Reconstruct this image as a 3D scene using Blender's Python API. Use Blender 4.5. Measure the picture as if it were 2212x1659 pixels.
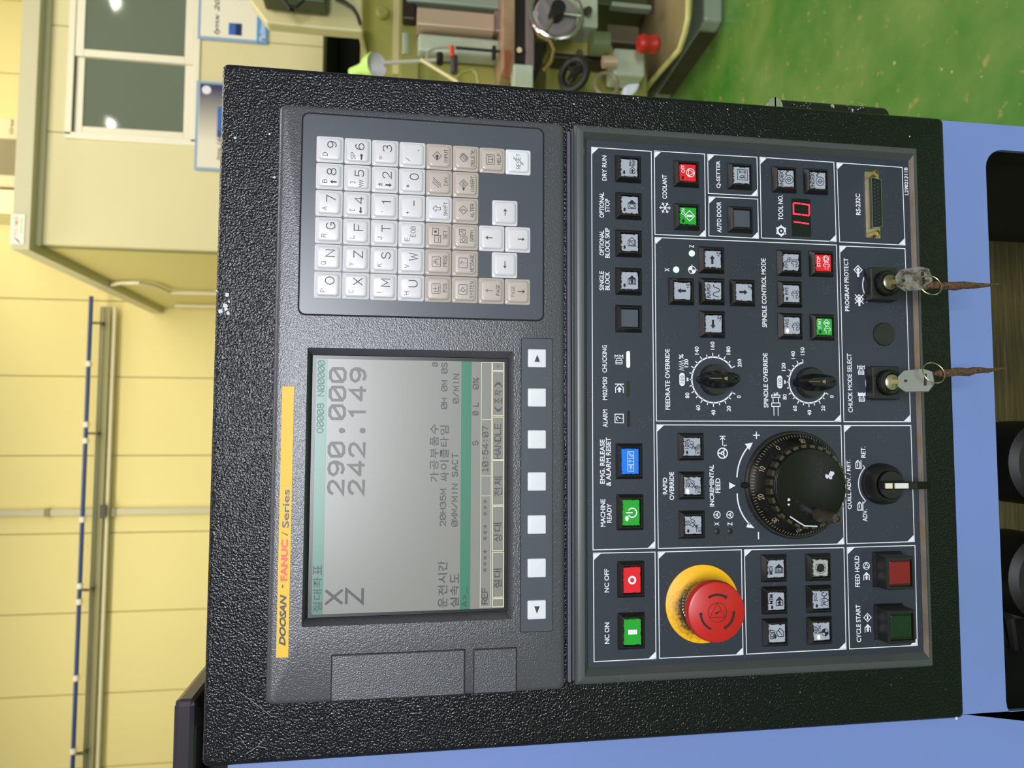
import bpy, bmesh, math, random
from mathutils import Vector, Matrix, Euler
for o in list(bpy.data.objects): bpy.data.objects.remove(o)
random.seed(7)
C = bpy.context.scene.collection
S = bpy.context.scene
PI = math.pi
# ------------------------------------------------------------------ camera, world, lights
ZT = 1.5                     # height of the top edge of the display unit above the floor
F, RX, RY, RZ = 1542.0, -.1516, -.0127, -.062
POS = Vector((.1799, -.5005, -.0856 + ZT))
RM = (Matrix.Rotation(RZ, 3, 'Z') @ Matrix.Rotation(RX, 3, 'X') @ Matrix.Rotation(RY, 3, 'Y'))
right, fwd, up = RM.col[0].copy(), RM.col[1].copy(), RM.col[2].copy()
cam = bpy.data.cameras.new('camera'); camo = bpy.data.objects.new('camera', cam); C.objects.link(camo)
m = Matrix((-up, right, -fwd)).transposed().to_4x4(); m.translation = POS
camo.matrix_world = m                      # the phone was held on its side
cam.sensor_fit = 'HORIZONTAL'; cam.sensor_width = 36; cam.lens = F * 36 / 2212
cam.clip_start = .02; cam.clip_end = 60
cam.dof.use_dof = True; cam.dof.focus_distance = .5; cam.dof.aperture_fstop = 11
S.camera = camo
w = bpy.data.worlds.new('world'); S.world = w; w.use_nodes = True
bg = w.node_tree.nodes['Background']; bg.inputs[0].default_value = (.93, .95, 1, 1); bg.inputs[1].default_value = .24
S.view_settings.view_transform = 'Standard'; S.view_settings.look = 'None'
S.view_settings.exposure = 0; S.view_settings.gamma = 1; S.view_settings.use_curve_mapping = False

def area(name, loc, target, sx, sy, power, col):
    l = bpy.data.lights.new(name, 'AREA'); l.shape = 'RECTANGLE'; l.size = sx; l.size_y = sy
    l.energy = power; l.color = col
    o = bpy.data.objects.new(name, l); C.objects.link(o); o.location = loc
    o.rotation_euler = (Vector(target) - Vector(loc)).to_track_quat('-Z', 'Y').to_euler()
    return o
area('window_light', (.35, -4.6, 2.35), (.2, 0, 1.4), 2.1, 1.05, 225, (.90, .93, 1))
area('ceiling_light_near', (.6, -.6, 4.6), (.6, -.2, 0), 2.5, 1.2, 30, (1, .95, .88))
area('ceiling_light_wall', (-1.2, 4.2, 5.2), (-1.2, 5.6, 1.5), 4.5, 1.0, 118, (1, .93, .74))
area('ceiling_light_booth', (2.6, 2.0, 5.2), (2.4, 3.4, 1.2), 3.0, 1.0, 95, (1, .93, .76))
area('fill_light_rear', (2.9, 5.4, 5.9), (2.9, 7, 4.4), 3.0, .6, 42, (1, .93, .74))  # added fill that brightens the back wall above the booth
area('ceiling_light_floor', (2.2, .4, 4.4), (1.8, 1.4, 0), 1.6, 1.0, 42, (1, .95, .82))

# ------------------------------------------------------------------ helpers
def ray(px, py): return right * ((829.5 - py) / F) + fwd + up * ((1106 - px) / F)
def W(px, py, Y):
    r = ray(px, py); return POS + r * ((Y - POS.y) / r.y)
def P(px, py, d=0.): return W(px, py, -d)          # a point d metres in front of the cabinet face
def WX(px, py, X):
    r = ray(px, py); return POS + r * ((X - POS.x) / r.x)
def WZ(px, py, Z):
    r = ray(px, py); return POS + r * ((Z - POS.z) / r.z)
def lin(c):
    if isinstance(c, str): c = tuple(int(c[i:i+2], 16) / 255 for i in (1, 3, 5))
    return tuple(x / 12.92 if x <= .04045 else ((x + .055) / 1.055) ** 2.4 for x in c[:3]) + (1,)

class NT:
    def __init__(s, name):
        s.m = bpy.data.materials.new(name); s.m.use_nodes = True; s.t = s.m.node_tree
        s.b = s.t.nodes['Principled BSDF']
    def n(s, ty, **k):
        x = s.t.nodes.new(ty)
        for a, b in k.items():
            if a.startswith('_'): setattr(x, a[1:], b)
            else: x.inputs[a].default_value = b
        return x
    def l(s, a, b): s.t.links.new(a, b)
    def obj(s): return s.n('ShaderNodeTexCoord').outputs['Object']
    def geo(s): return s.n('ShaderNodeNewGeometry').outputs['Position']
    def noise(s, vec, scale, detail=2, rough=.5):
        x = s.n('ShaderNodeTexNoise', Scale=scale, Detail=detail, Roughness=rough); s.l(vec, x.inputs['Vector']); return x.outputs['Fac']
    def ramp(s, fac, a, b, c0=(0, 0, 0, 1), c1=(1, 1, 1, 1)):
        x = s.n('ShaderNodeValToRGB'); e = x.color_ramp.elements
        e[0].position = a; e[1].position = b; e[0].color = c0; e[1].color = c1; s.l(fac, x.inputs[0]); return x.outputs[0]
    def mix(s, fac, a, b):
        x = s.n('ShaderNodeMix', _data_type='RGBA')
        for v, i in ((fac, 0), (a, 6), (b, 7)):
            if hasattr(v, 'is_linked'): s.l(v, x.inputs[i])
            else: x.inputs[i].default_value = v
        return x.outputs[2]
    def bump(s, h, strength=.5, dist=.0003, nrm=None):
        x = s.n('ShaderNodeBump', Strength=strength, Distance=dist); s.l(h, x.inputs['Height'])
        if nrm: s.l(nrm, x.inputs['Normal'])
        s.l(x.outputs[0], s.b.inputs['Normal']); return x.outputs[0]
    def set(s, col=None, rough=None, metal=None, spec=None, coat=None, emit=None, es=1):
        I = s.b.inputs
        if col is not None:
            if hasattr(col, 'is_linked'): s.l(col, I['Base Color'])
            else: I['Base Color'].default_value = col
        if rough is not None: I['Roughness'].default_value = rough
        if metal is not None: I['Metallic'].default_value = metal
        if spec is not None: I['Specular IOR Level'].default_value = spec
        if coat is not None: I['Coat Weight'].default_value = coat
        if emit is not None: I['Emission Color'].default_value = emit; I['Emission Strength'].default_value = es
        return s.m
def flat(name, c, rough=.5, **k):
    return NT(name).set(lin(c), rough, **k)
def grained(name, c, scale, strength, rough=.5, dist=.0003, spec=.5, dust=0, c2=None, dusts=900):
    t = NT(name); v = t.geo(); col = lin(c)
    if c2: col = t.mix(t.ramp(t.noise(v, 9, 4), .35, .7), lin(c), lin(c2))
    if dust:
        vo = t.n('ShaderNodeTexVoronoi', Scale=dusts); t.l(v, vo.inputs['Vector'])
        a = t.ramp(vo.outputs['Distance'], .06, .12, (1, 1, 1, 1), (0, 0, 0, 1))
        b = t.ramp(t.noise(v, 70, 3), .60 - dust * .06, .66 - dust * .06)
        x = t.n('ShaderNodeMath', _operation='MULTIPLY'); t.l(a, x.inputs[0]); t.l(b, x.inputs[1])
        col = t.mix(x.outputs[0], col, lin('#b9b5a8'))
    t.set(col, rough, spec=spec)
    if strength: t.bump(t.noise(v, scale, 1.5), strength, dist)
    return t.m
def grimy(name, c, rough=.35, amount=.5, dirt='#2b1e14', spec=.5):
    """plastic with brown grime worked in from the edges of the piece"""
    t = NT(name); g = t.n('ShaderNodeTexCoord').outputs['Generated']; v = t.geo()
    sp = t.n('ShaderNodeSeparateXYZ'); t.l(g, sp.inputs[0])
    def m(op, a, b=None):
        x = t.n('ShaderNodeMath', _operation=op)
        for i, q in enumerate((a, b)):
            if q is None: continue
            if hasattr(q, 'is_linked'): t.l(q, x.inputs[i])
            else: x.inputs[i].default_value = q
        return x.outputs[0]
    ex = m('ABSOLUTE', m('SUBTRACT', sp.outputs[0], .5)); ez = m('ABSOLUTE', m('SUBTRACT', sp.outputs[2], .5))
    e = m('MAXIMUM', ex, ez)
    s_ = m('ADD', e, m('MULTIPLY', m('SUBTRACT', t.noise(v, 420, 4, .65), .5), .34))
    f = t.ramp(s_, .50 - amount * .06, .53 - amount * .05)
    t.set(t.mix(f, lin(c), lin(dirt)), rough, spec=spec); return t.m

class M:
    def __init__(s): s.v = []; s.f = []; s.mi = []; s.k = 0
    def add(s, vs, fs):
        n = len(s.v); s.v += [tuple(v) for v in vs]
        s.f += [tuple(i + n for i in f) for f in fs]; s.mi += [s.k] * len(fs); return s
    def box(s, x0, x1, y0, y1, z0, z1):
        return s.add([(x, y, z) for x in (x0, x1) for y in (y0, y1) for z in (z0, z1)],
                     [(0, 1, 3, 2), (4, 6, 7, 5), (0, 4, 5, 1), (2, 3, 7, 6), (0, 2, 6, 4), (1, 5, 7, 3)])
    def loft(s, loops, cap0=False, cap1=True, closed=True):
        n = len(loops[0]); vs = [p for l in loops for p in l]; fs = []
        for j in range(len(loops) - 1):
            for i in range(n if closed else n - 1):
                k = (i + 1) % n; fs.append((j*n+i, j*n+k, (j+1)*n+k, (j+1)*n+i))
        if cap0: fs.append(tuple(reversed(range(n))))
        if cap1: fs.append(tuple(range((len(loops)-1)*n, len(loops)*n)))
        return s.add(vs, fs)
    def lathe(s, cx, cz, prof, seg=48, y0=0., cap1=True, rib=None):
        """profile of (radius, d) turned about the axis that leaves the panel"""
        L = []
        for i, (r, d) in enumerate(prof):
            lp = []
            for k in range(seg):
                a = 2*PI*k/seg; rr = r
                if rib and i in rib[0] and k % 2: rr = r - rib[1]
                lp.append((cx + rr*math.cos(a), y0 - d, cz + rr*math.sin(a)))
            L.append(lp)
        return s.loft(L, cap1=cap1)
    def tube(s, pts, r, seg=8, caps=True):
        pts = [Vector(p) for p in pts]; L = []; n = None
        for i, p in enumerate(pts):
            t = (pts[min(i+1, len(pts)-1)] - pts[max(i-1, 0)]).normalized()
            if n is None: n = t.orthogonal().normalized()
            n = (n - t * n.dot(t)).normalized(); b = t.cross(n)
            rr = r[i] if isinstance(r, (list, tuple)) else r
            L.append([p + (n*math.cos(2*PI*k/seg) + b*math.sin(2*PI*k/seg))*rr for k in range(seg)])
        return s.loft(L, cap0=caps, cap1=caps)
    def cyl(s, a, b, r, seg=20): return s.tube([a, b], r, seg)
    def torus(s, c, e1, e2, R, r, seg=32, ss=8):
        c = Vector(c); e1 = Vector(e1).normalized(); e2 = Vector(e2).normalized(); n = e1.cross(e2); L = []
        for i in range(seg + 1):
            a = 2*PI*i/seg; dr = e1*math.cos(a) + e2*math.sin(a)
            L.append([c + dr*(R + r*math.cos(2*PI*k/ss)) + n*r*math.sin(2*PI*k/ss) for k in range(ss)])
        return s.loft(L, cap1=False)
    def prism(s, poly, vec):
        vec = Vector(vec); poly = [Vector(p) for p in poly]
        return s.loft([poly, [p + vec for p in poly]], cap0=True, cap1=True)
    def quad(s, pts): return s.add(pts, [tuple(range(len(pts)))])

def rr(xl, xr, zb, zt, r, d, seg=4):
    """rounded rectangle loop at distance d in front of the cabinet face"""
    r = max(r, 1e-5); out = []
    for cx, cz, a0 in ((xr-r, zt-r, 0), (xl+r, zt-r, 90), (xl+r, zb+r, 180), (xr-r, zb+r, 270)):
        for k in range(seg + 1):
            a = math.radians(a0 + 90*k/seg); out.append((cx + r*math.cos(a), -d, cz + r*math.sin(a)))
    return out
def rc(cx, cz, hx, hz, r, d, seg=4): return rr(cx-hx, cx+hx, cz-hz, cz+hz, r, d, seg)

WL = {}
def mk(name, mm, mats, parent=None, origin=None, smooth=False, bevel=0, label=None, kind=None):
    me = mm
    if isinstance(mm, M):
        if origin is None:
            xs = list(zip(*mm.v)); origin = Vector([(min(a) + max(a))/2 for a in xs])
            if parent is None: origin.z = min(xs[2])
        origin = Vector(origin)
        me = bpy.data.meshes.new(name)
        me.from_pydata([tuple(Vector(v) - origin) for v in mm.v], [], mm.f)
        mats = mats if isinstance(mats, (list, tuple)) else [mats]
        for q in mats: me.materials.append(q)
        if any(mm.mi): me.polygons.foreach_set('material_index', mm.mi)
        bm = bmesh.new(); bm.from_mesh(me); bmesh.ops.recalc_face_normals(bm, faces=bm.faces) if not name.startswith(('lettering', 'printed', 'legend', 'screen_')) else None
        bm.to_mesh(me); bm.free()
        if smooth:
            me.polygons.foreach_set('use_smooth', [True]*len(me.polygons))
            try: me.set_sharp_from_angle(angle=math.radians(38))
            except Exception: pass
    o = bpy.data.objects.new(name, me); C.objects.link(o)
    if parent is not None:
        o.parent = parent; o.location = Vector(origin) - WL[parent.name]
    else: o.location = origin
    WL[o.name] = Vector(origin)
    if bevel:
        b = o.modifiers.new('bevel', 'BEVEL'); b.width = bevel; b.segments = 2; b.limit_method = 'ANGLE'; b.angle_limit = .6
    if label: o['label'] = label
    if kind: o['kind'] = kind
    return o
def thing(name, loc, label, cat, group=None):
    o = bpy.data.objects.new(name, None); C.objects.link(o); o.location = loc; o.empty_display_size = .05
    WL[o.name] = Vector(loc); return tag(o, label, cat, group)
def tag(o, label, cat, group=None):
    o['label'] = label; o['category'] = cat
    if group: o['group'] = group
    return o

# ---- lettering: outline text, and a single-stroke face for screens, keys and icons
_tc = {}
def text_poly(s, off=0., shear=0.):
    k = (s, off, shear)
    if k in _tc: return _tc[k]
    c = bpy.data.curves.new('t', 'FONT'); c.body = s; c.resolution_u = 3; c.offset = off; c.shear = shear; c.fill_mode = 'FRONT'
    o = bpy.data.objects.new('t', c); C.objects.link(o)
    me = bpy.data.meshes.new_from_object(o.evaluated_get(bpy.context.evaluated_depsgraph_get()))
    v = [tuple(q.co) for q in me.vertices]; f = [tuple(p.vertices) for p in me.polygons]
    bpy.data.objects.remove(o); bpy.data.curves.remove(c); bpy.data.meshes.remove(me)
    x0 = min(q[0] for q in v); x1 = max(q[0] for q in v); y0 = min(q[1] for q in v); y1 = max(q[1] for q in v)
    _tc[k] = ([((q[0]-x0)/(x1-x0), (q[1]-y0)/(y1-y0)) for q in v], f); return _tc[k]
def box_px(x0, x1, y0, y1, d):
    """world extents of a box given in photo pixels on the plane d"""
    xm, ym = (x0+x1)/2, (y0+y1)/2
    return P(xm, y1, d).x, P(xm, y0, d).x, P(x1, ym, d).z, P(x0, ym, d).z
def T(mm, s, x0, x1, y0, y1, d, off=.012, shear=0.):
    a, b, c, e = box_px(x0, x1, y0, y1, d); v, f = text_poly(s, off, shear)
    mm.add([(a+u*(b-a), -d, c+t*(e-c)) for u, t in v], f)
def TW(mm, s, a, b, c, e, d, off=.012):
    v, f = text_poly(s, off); mm.add([(a+u*(b-a), -d, c+t*(e-c)) for u, t in v], f)
G = {'A':'0,0 2,6 4,0;.7,2 3.3,2','B':'0,0 0,6 2.6,6 3.6,5.4 3.6,3.8 2.6,3.2 0,3.2;2.6,3.2 4,2.5 4,.8 2.9,0 0,0',
'C':'@2,3,2,3,42,318','D':'0,0 0,6 2.2,6 3.5,5.3 4,4.2 4,1.8 3.5,.7 2.2,0 0,0','E':'4,6 0,6 0,0 4,0;0,3.1 3.5,3.1','F':'4,6 0,6 0,0;0,3.1 3.4,3.1',
'G':'@2,3,2,3,42,325;2.3,2.8 4,2.8 4,.8','H':'0,0 0,6;4,0 4,6;0,3.1 4,3.1','I':'2,0 2,6','J':'3.4,6 3.4,1.6 2.9,.4 1.8,0 .8,.4 .3,1.6',
'K':'0,0 0,6;4,6 0,2.4;1.5,3.7 4,0','L':'0,6 0,0 4,0','M':'0,0 0,6 2,1.6 4,6 4,0','N':'0,0 0,6 4,0 4,6','O':'@2,3,2,3,0,360','P':'0,0 0,6 2.8,6 4,5.2 4,3.6 2.8,2.8 0,2.8',
'Q':'@2,3,2,3,0,360;2.4,1.7 4,-.3','R':'0,0 0,6 2.8,6 4,5.2 4,3.7 2.8,2.9 0,2.9;2.2,2.9 4,0','S':'3.8,4.9 3,5.8 2,6 .8,5.7 .2,4.6 .8,3.5 2,3.1 3.3,2.7 4,1.5 3.2,.3 2,0 .8,.3 0,1.2',
'T':'0,6 4,6;2,6 2,0','U':'0,6 0,2 .5,.6 2,0 3.5,.6 4,2 4,6','V':'0,6 2,0 4,6','W':'0,6 1,0 2,4.5 3,0 4,6','X':'0,6 4,0;0,0 4,6','Y':'0,6 2,3 4,6;2,3 2,0','Z':'0,6 4,6 0,0 4,0',
'0':'@2,3,1.9,3,0,360','ø':'1,0 3,0 4,1 4,5 3,6 1,6 0,5 0,1 1,0;0,1.2 4,4.8','1':'.9,4.9 2.1,6 2.1,0','ï':'.9,4.9 2.1,6 2.1,0;.7,0 3.5,0','2':'.1,4.4 .7,5.6 2,6 3.4,5.6 3.9,4.4 3.2,2.9 0,0 4,0',
'3':'.3,5.2 1,5.8 2,6 3.4,5.6 3.7,4.4 3.2,3.4 2,3.1 3.6,2.7 4,1.5 3.4,.4 2,0 .8,.2 0,1','4':'3,0 3,6 0,1.6;0,1.6 4,1.6','5':'3.6,6 .6,6 .3,3.2 1.2,3.7 2.3,3.8 3.6,3.2 4,2 3.5,.6 2,0 .8,.2 0,.9',
'6':'3.4,5.4 2.2,6 .9,5.4 .1,3.6 0,2 .6,.5 2,0 3.4,.5;3.4,.5 4,1.9 3.4,3.2 2,3.7 .8,3.2 .1,2.2','7':'0,6 4,6 1.5,0','8':'@2,4.5,1.7,1.5,0,360;@2,1.55,2,1.55,0,360',
'9':'.6,.6 1.8,0 3.1,.6 3.9,2.4 4,4 3.4,5.5 2,6 .6,5.5 0,4.1;0,4.1 .6,2.8 2,2.3 3.2,2.8 3.9,3.8','/':'0,0 4,6','%':'0,0 4,6;@.8,5,.8,1,0,360;@3.2,1,.8,1,0,360','*':'2,1 2,5;.3,1.8 3.7,4.2;.3,4.2 3.7,1.8',
':':'2,1 2,1.7;1.7,1.35 2.3,1.35;2,4 2,4.7;1.7,4.35 2.3,4.35','.':'1.8,.2 2.2,.2','(':'2.8,6.4 1.8,5 1.5,3 1.8,1 2.8,-.4',')':'1.2,6.4 2.2,5 2.5,3 2.2,1 1.2,-.4','>':'.8,5 3.4,3 .8,1','_':'0,0 4,0','-':'.5,3 3.5,3','+':'.4,3 3.6,3;2,1.2 2,4.8',
'=':'0,4 4,4;0,2.2 4,2.2','[':'3,6 1,6 1,0 3,0',']':'1,6 3,6 3,0 1,0',',':'2,.8 1.6,-.6',"'":'2,6 1.6,4.6','#':'1.2,0 1.6,6;2.6,0 3,6;0,2 4,2;0,4.2 4,4.2','i':'2,0 2,4;2,5.6 2,6',
'?':'.3,4.6 .9,5.7 2,6 3.3,5.6 3.7,4.5 3.2,3.4 2,2.7 2,1.8;2,.2 2,.5',' ':''}
def paths(desc):
    out = []
    for seg in desc.split(';'):
        if not seg: continue
        if seg[0] == '@':
            cx, cy, rx, ry, a0, a1 = map(float, seg[1:].split(','))
            n = max(4, int(abs(a1-a0)/20)); out.append(('s', [(cx+rx*math.cos(math.radians(a0+(a1-a0)*k/n)), cy+ry*math.sin(math.radians(a0+(a1-a0)*k/n))) for k in range(n+1)]))
        elif seg[0] == 'o':
            cx, cy, rx, ry = map(float, seg[1:].split(','))
            out.append(('f', [(cx+rx*math.cos(PI*k/8), cy+ry*math.sin(PI*k/8)) for k in range(16)]))
        elif seg[0] == '#': out.append(('f', [tuple(map(float, q.split(','))) for q in seg[1:].split()]))
        else: out.append(('s', [tuple(map(float, q.split(','))) for q in seg.split()]))
    return out
def draw(mm, pl, mp, wd, put):
    """pl: paths, mp: path point -> plane point (x,z), wd: line width, put: plane point -> 3d"""
    h = wd/2
    for j_, (ty, pts) in enumerate(pl):
        lift = -1.2e-5*(j_ % 5); up3 = lambda p: (lambda v: (v[0], v[1]+lift, v[2]))(put(p))
        q = [mp(p) for p in pts]
        if ty == 'f': mm.add([up3(p) for p in q], [tuple(range(len(q)))]); continue
        q = [p for k, p in enumerate(q) if k == 0 or math.hypot(p[0]-q[k-1][0], p[1]-q[k-1][1]) > 1e-7]
        if len(q) < 2: continue
        cl = len(q) > 3 and math.hypot(q[0][0]-q[-1][0], q[0][1]-q[-1][1]) < 1e-6
        if cl: q = q[:-1]
        n = len(q); L_, R_2 = [], []
        for k in range(n):
            a_ = q[k-1] if (k or cl) else None; b_ = q[(k+1) % n] if (k < n-1 or cl) else None; c_ = q[k]
            def dr(u, v): l_ = math.hypot(v[0]-u[0], v[1]-u[1]); return ((v[0]-u[0])/l_, (v[1]-u[1])/l_)
            d1 = dr(a_, c_) if a_ else None; d2 = dr(c_, b_) if b_ else None
            if d1 and d2:
                nx, nz = -(d1[1]+d2[1]), d1[0]+d2[0]; l_ = math.hypot(nx, nz)
                if l_ < .3: nx, nz, l_ = -d2[1], d2[0], 1
                nx /= l_; nz /= l_; co = max(.45, nx*-d2[1]+nz*d2[0]); nx *= h/co; nz *= h/co; ex = (0, 0)
            else:
                d = d1 or d2; nx, nz = -d[1]*h, d[0]*h; s_ = .6*h if d1 else -.6*h; ex = (d[0]*s_, d[1]*s_)
            L_.append((c_[0]-nx+ex[0], c_[1]-nz+ex[1])); R_2.append((c_[0]+nx+ex[0], c_[1]+nz+ex[1]))
        m_ = n if cl else n-1
        mm.add([up3(p) for p in L_ + R_2], [(k, (k+1) % n, n+(k+1) % n, n+k) for k in range(m_)])
def ST(mm, s, a, b, c, e, wd, put, gap=1.3):
    n = len(s); tot = n*(4+gap) - gap; k = (b-a)/tot; kz = (e-c)/6
    for i, ch in enumerate(s):
        ox = a + i*(4+gap)*k
        draw(mm, paths(G[ch]), lambda p: (ox+p[0]*k, c+p[1]*kz), wd, put)
def SP(mm, s, x0, x1, y0, y1, d, wd, gap=1.3):
    a, b, c, e = box_px(x0, x1, y0, y1, d); ST(mm, s, a, b, c, e, wd, lambda p: (p[0], -d, p[1]), gap)
def IC(mm, desc, cx, cz, s, wd, d, sz=None):
    sz = sz or s; draw(mm, paths(desc), lambda p: (cx+p[0]*s, cz+p[1]*sz), wd, lambda p: (p[0], -d, p[1]))
def IP(mm, desc, px, py, s, wd, d, sz=None):
    q = P(px, py, d); IC(mm, desc, q.x, q.z, s, wd, d, sz)
def LINE(mm, pxs, wd, d, closed=False):
    q = [P(a, b, d) for a, b in pxs]; q = [(p.x, p.z) for p in q]
    if closed: q.append(q[0])
    draw(mm, [('s', q)], lambda p: p, wd, lambda p: (p[0], -d, p[1]))
def POLY(mm, pxs, d): mm.quad([P(a, b, d) for a, b in pxs])

# ------------------------------------------------------------------ materials
cab = NT('black_textured_paint'); v = cab.geo()
nz = cab.noise(v, 680, 1.4, .55)
vo = cab.n('ShaderNodeTexVoronoi', Scale=230); cab.l(v, vo.inputs['Vector'])
dd = cab.n('ShaderNodeMath', _operation='MULTIPLY'); cab.l(cab.ramp(vo.outputs['Distance'], .05, .1, (1, 1, 1, 1), (0, 0, 0, 1)), dd.inputs[0])
cab.l(cab.ramp(cab.noise(v, 38, 3), .66, .70), dd.inputs[1])
cab.set(cab.mix(dd.outputs[0], lin('#0c0c10'), lin('#b4b0a6')), .24, spec=.48); cab.bump(nz, .6, .0013)
CAB = cab.m
MDI = grained('grey_grained_plastic', '#47474c', 1150, .42, .3, .0006, dust=.0, spec=.7)
FRM = grained('grey_smooth_plastic', '#474a4a', 900, .06, .32, .0002, dust=.3)
PLATE = grained('dark_slate_film', '#2c323e', 1500, .12, .4, .0002, dust=1.0, c2='#272c36', dusts=700)
KEYPL = grained('grey_key_film', '#484c54', 300, .02, .3, .0002, dust=.2)
SOFTPL = grained('grey_strip_film', '#4b4e56', 300, .02, .3, .0002, dust=.1)
WHKEY = flat('white_key', '#d2ced1', .28); BGKEY = flat('beige_key', '#b7aaa0', .3); WHKEY2 = flat('bright_white_key', '#dddde0', .28)
INK = flat('dark_ink', '#2b2a33', .5); BLACK = flat('black_ink', '#0c0c0e', .5)
WINK = flat('white_ink', '#e4e4ea', .5)
BEZ = grained('black_button_plastic', '#1b1a19', 900, .2, .33, .0003, dust=.5, dusts=1200)
GROOVE_AND_SHADE = flat('dark_groove_and_shade', '#0b0908', .8)
CAPG = grimy('grey_cap', '#a2a7b4', .35, .7); CAPR = grimy('red_cap', '#e0182a', .35, .45); CAPN = grimy('green_cap', '#1fa02c', .35, .45)
CAPB = grimy('blue_cap', '#1f78e8', .3, .3); CAPD = flat('slate_blank_cap', '#454a54', .4)
CAPW = grimy('dirty_white_cap', '#a7a6a4', .4, 1.2)
KNOB = grained('worn_black_bakelite', '#100f0e', 800, .15, .24, .0002, dust=.25, spec=.34)
CRANK = grained('satin_brown_black_grip', '#3a352b', 800, .15, .28, .0002)
KNOBM = grained('dull_black_plastic', '#1c1b18', 900, .25, .38, .0003, dust=.4)
CHROME = grained('nickel', '#c9c4b4', 300, .05, .18, .0001); CHROME.node_tree.nodes['Principled BSDF'].inputs['Metallic'].default_value = 1
BRASS = NT('pale_brass').set(lin('#cbb583'), .25, 1)
YEL = NT('yellow_disc'); v = YEL.obj()
sp = YEL.n('ShaderNodeVectorMath', _operation='DISTANCE'); YEL.l(v, sp.inputs[0]); sp.inputs[1].default_value = (-.004, 0, .003)
ad = YEL.n('ShaderNodeMath', _operation='ADD'); mu = YEL.n('ShaderNodeMath', _operation='MULTIPLY'); YEL.l(YEL.noise(v, 500, 5, .75), mu.inputs[0]); mu.inputs[1].default_value = .018
YEL.l(sp.outputs['Value'], ad.inputs[0]); YEL.l(mu.outputs[0], ad.inputs[1])
YEL.set(YEL.mix(YEL.ramp(ad.outputs[0], .0255, .0285, (1, 1, 1, 1), (0, 0, 0, 1)), lin('#f5b60a'), lin('#3a260c')), .45); YELM = YEL.m
REDM = grained('red_mushroom_plastic', '#c3201f', 500, .04, .38, .0002, c2='#b3201d')
STICK = flat('yellow_sticker', '#f2bb1f', .5)
BLUE = grained('blue_machine_paint', '#7388c3', 260, .12, .42, .0004, c2='#7085ba')
LCDBG = NT('lcd_panel'); g = LCDBG.n('ShaderNodeTexCoord').outputs['Generated']
LCDBG.set(LCDBG.ramp(LCDBG.n('ShaderNodeSeparateXYZ').outputs[0], 0, 1), .3)
LCDM = NT('lcd_grey').set(lin('#7b7973'), .3, spec=.5, emit=lin('#8f8d86'), es=.14)
LCDG = NT('lcd_green').set(lin('#2f6d57'), .3, emit=lin('#3f9a78'), es=.12)
LCDL = NT('lcd_edge_light').set(lin('#d8cfae'), .35, emit=lin('#c8bfa0'), es=.15)
LCDK = flat('lcd_ink', '#3f393e', .4); LCDP = flat('lcd_faint_ink', '#585350', .4); LCDF = flat('lcd_pale_ink', '#27564a', .4)
GLASSM = NT('screen_glass'); GLASSM.b.inputs['Transmission Weight'].default_value = 1; GLASSM.set((1, 1, 1, 1), .12); GLASSM.b.inputs['IOR'].default_value = 1.35
LEDG = NT('green_led').set(lin('#eafff0'), .4, emit=(.25, 1, .42, 1), es=2.6)
LEDW = NT('white_led').set(lin('#ffffff'), .4, emit=(1, 1, .95, 1), es=1.6)
LEDY = NT('pale_yellow_led').set(lin('#f6f2c0'), .4, emit=(1, .95, .6, 1), es=.7)
LEDR = NT('red_led').set(lin('#ff2038'), .4, emit=(1, .03, .08, 1), es=1.6)
LEDO = flat('dark_led', '#1d1c18', .3); LEDOG = flat('dark_green_led', '#16301a', .3)

# ------------------------------------------------------------------ the room
def wallmat(name, a, b, rough=.55):
    t = NT(name); v = t.geo(); t.set(t.mix(t.ramp(t.noise(v, .9, 3), .3, .75), lin(a), lin(b)), rough); t.bump(t.noise(v, 30, 2), .03, .002); return t.m
WALLM = wallmat('cream_sandwich_panel', '#e6d78f', '#e2d28a')
BOOTHM = wallmat('cream_booth_panel', '#ddd3a0', '#d9cd9a'); SIDEM = wallmat('booth_side_panel', '#d6c983', '#d4c67e')
TRIMM = flat('pale_trim', '#c4bd98', .45); WINM = flat('ivory_window_frame', '#eee6cc', .4); GREYT = flat('shadow_gap', '#a39b70', .6)
fl = NT('green_epoxy_floor'); v = fl.geo()
a = fl.mix(fl.ramp(fl.noise(v, 2.6, 5, .6), .35, .68), lin('#3a7426'), lin('#6f8a45'))
b = fl.mix(fl.ramp(fl.noise(v, 17, 4, .6), .62, .70), a, lin('#94904f'))
c_ = fl.mix(fl.ramp(fl.noise(v, 45, 3), .70, .73), b, lin('#c0bf78'))
fl.set(c_, .28, spec=.5); fl.bump(fl.noise(v, 14, 3), .12, .004); FLOORM = fl.m
YB, YW, XS = 4.5, 7.0, 1.363
mk('floor', M().box(-7, 8, -6, 9, -.08, 0), FLOORM, kind='structure')
# back wall: sandwich panels with recessed joints
wb = mk('wall_back', M().box(-7, 8, YW+.02, YW+.12, 0, 6.2), GREYT, kind='structure')
seams = [W(300, q, YW).x for q in (1652, 1494, 1320, 1150, 984, 815, 652)]
pitch = (seams[-1] - seams[0]) / 6; xs = [seams[0] - pitch*k for k in range(5, 0, -1)] + seams + [seams[-1] + pitch*k for k in range(1, 6)]
for i in range(len(xs)-1):
    mk('panel', M().box(xs[i]+.004, xs[i+1]-.004, YW, YW+.03, 0.0, 6.2), WALLM, wb, bevel=.004)
zb, zc0, zc1 = W(698, 100, YB).z, W(66, 527, YB).z, W(24, 500, YB).z
bw = mk('wall_right', M().box(XS, 6.5, YB+.04, YB+.1, zb, zc0), GREYT, kind='structure')
bx = [XS] + [W(300, q, YB).x for q in ()] + [XS + 1.05, XS + 2.1, XS + 3.15, XS + 4.2, 6.5]
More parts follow.
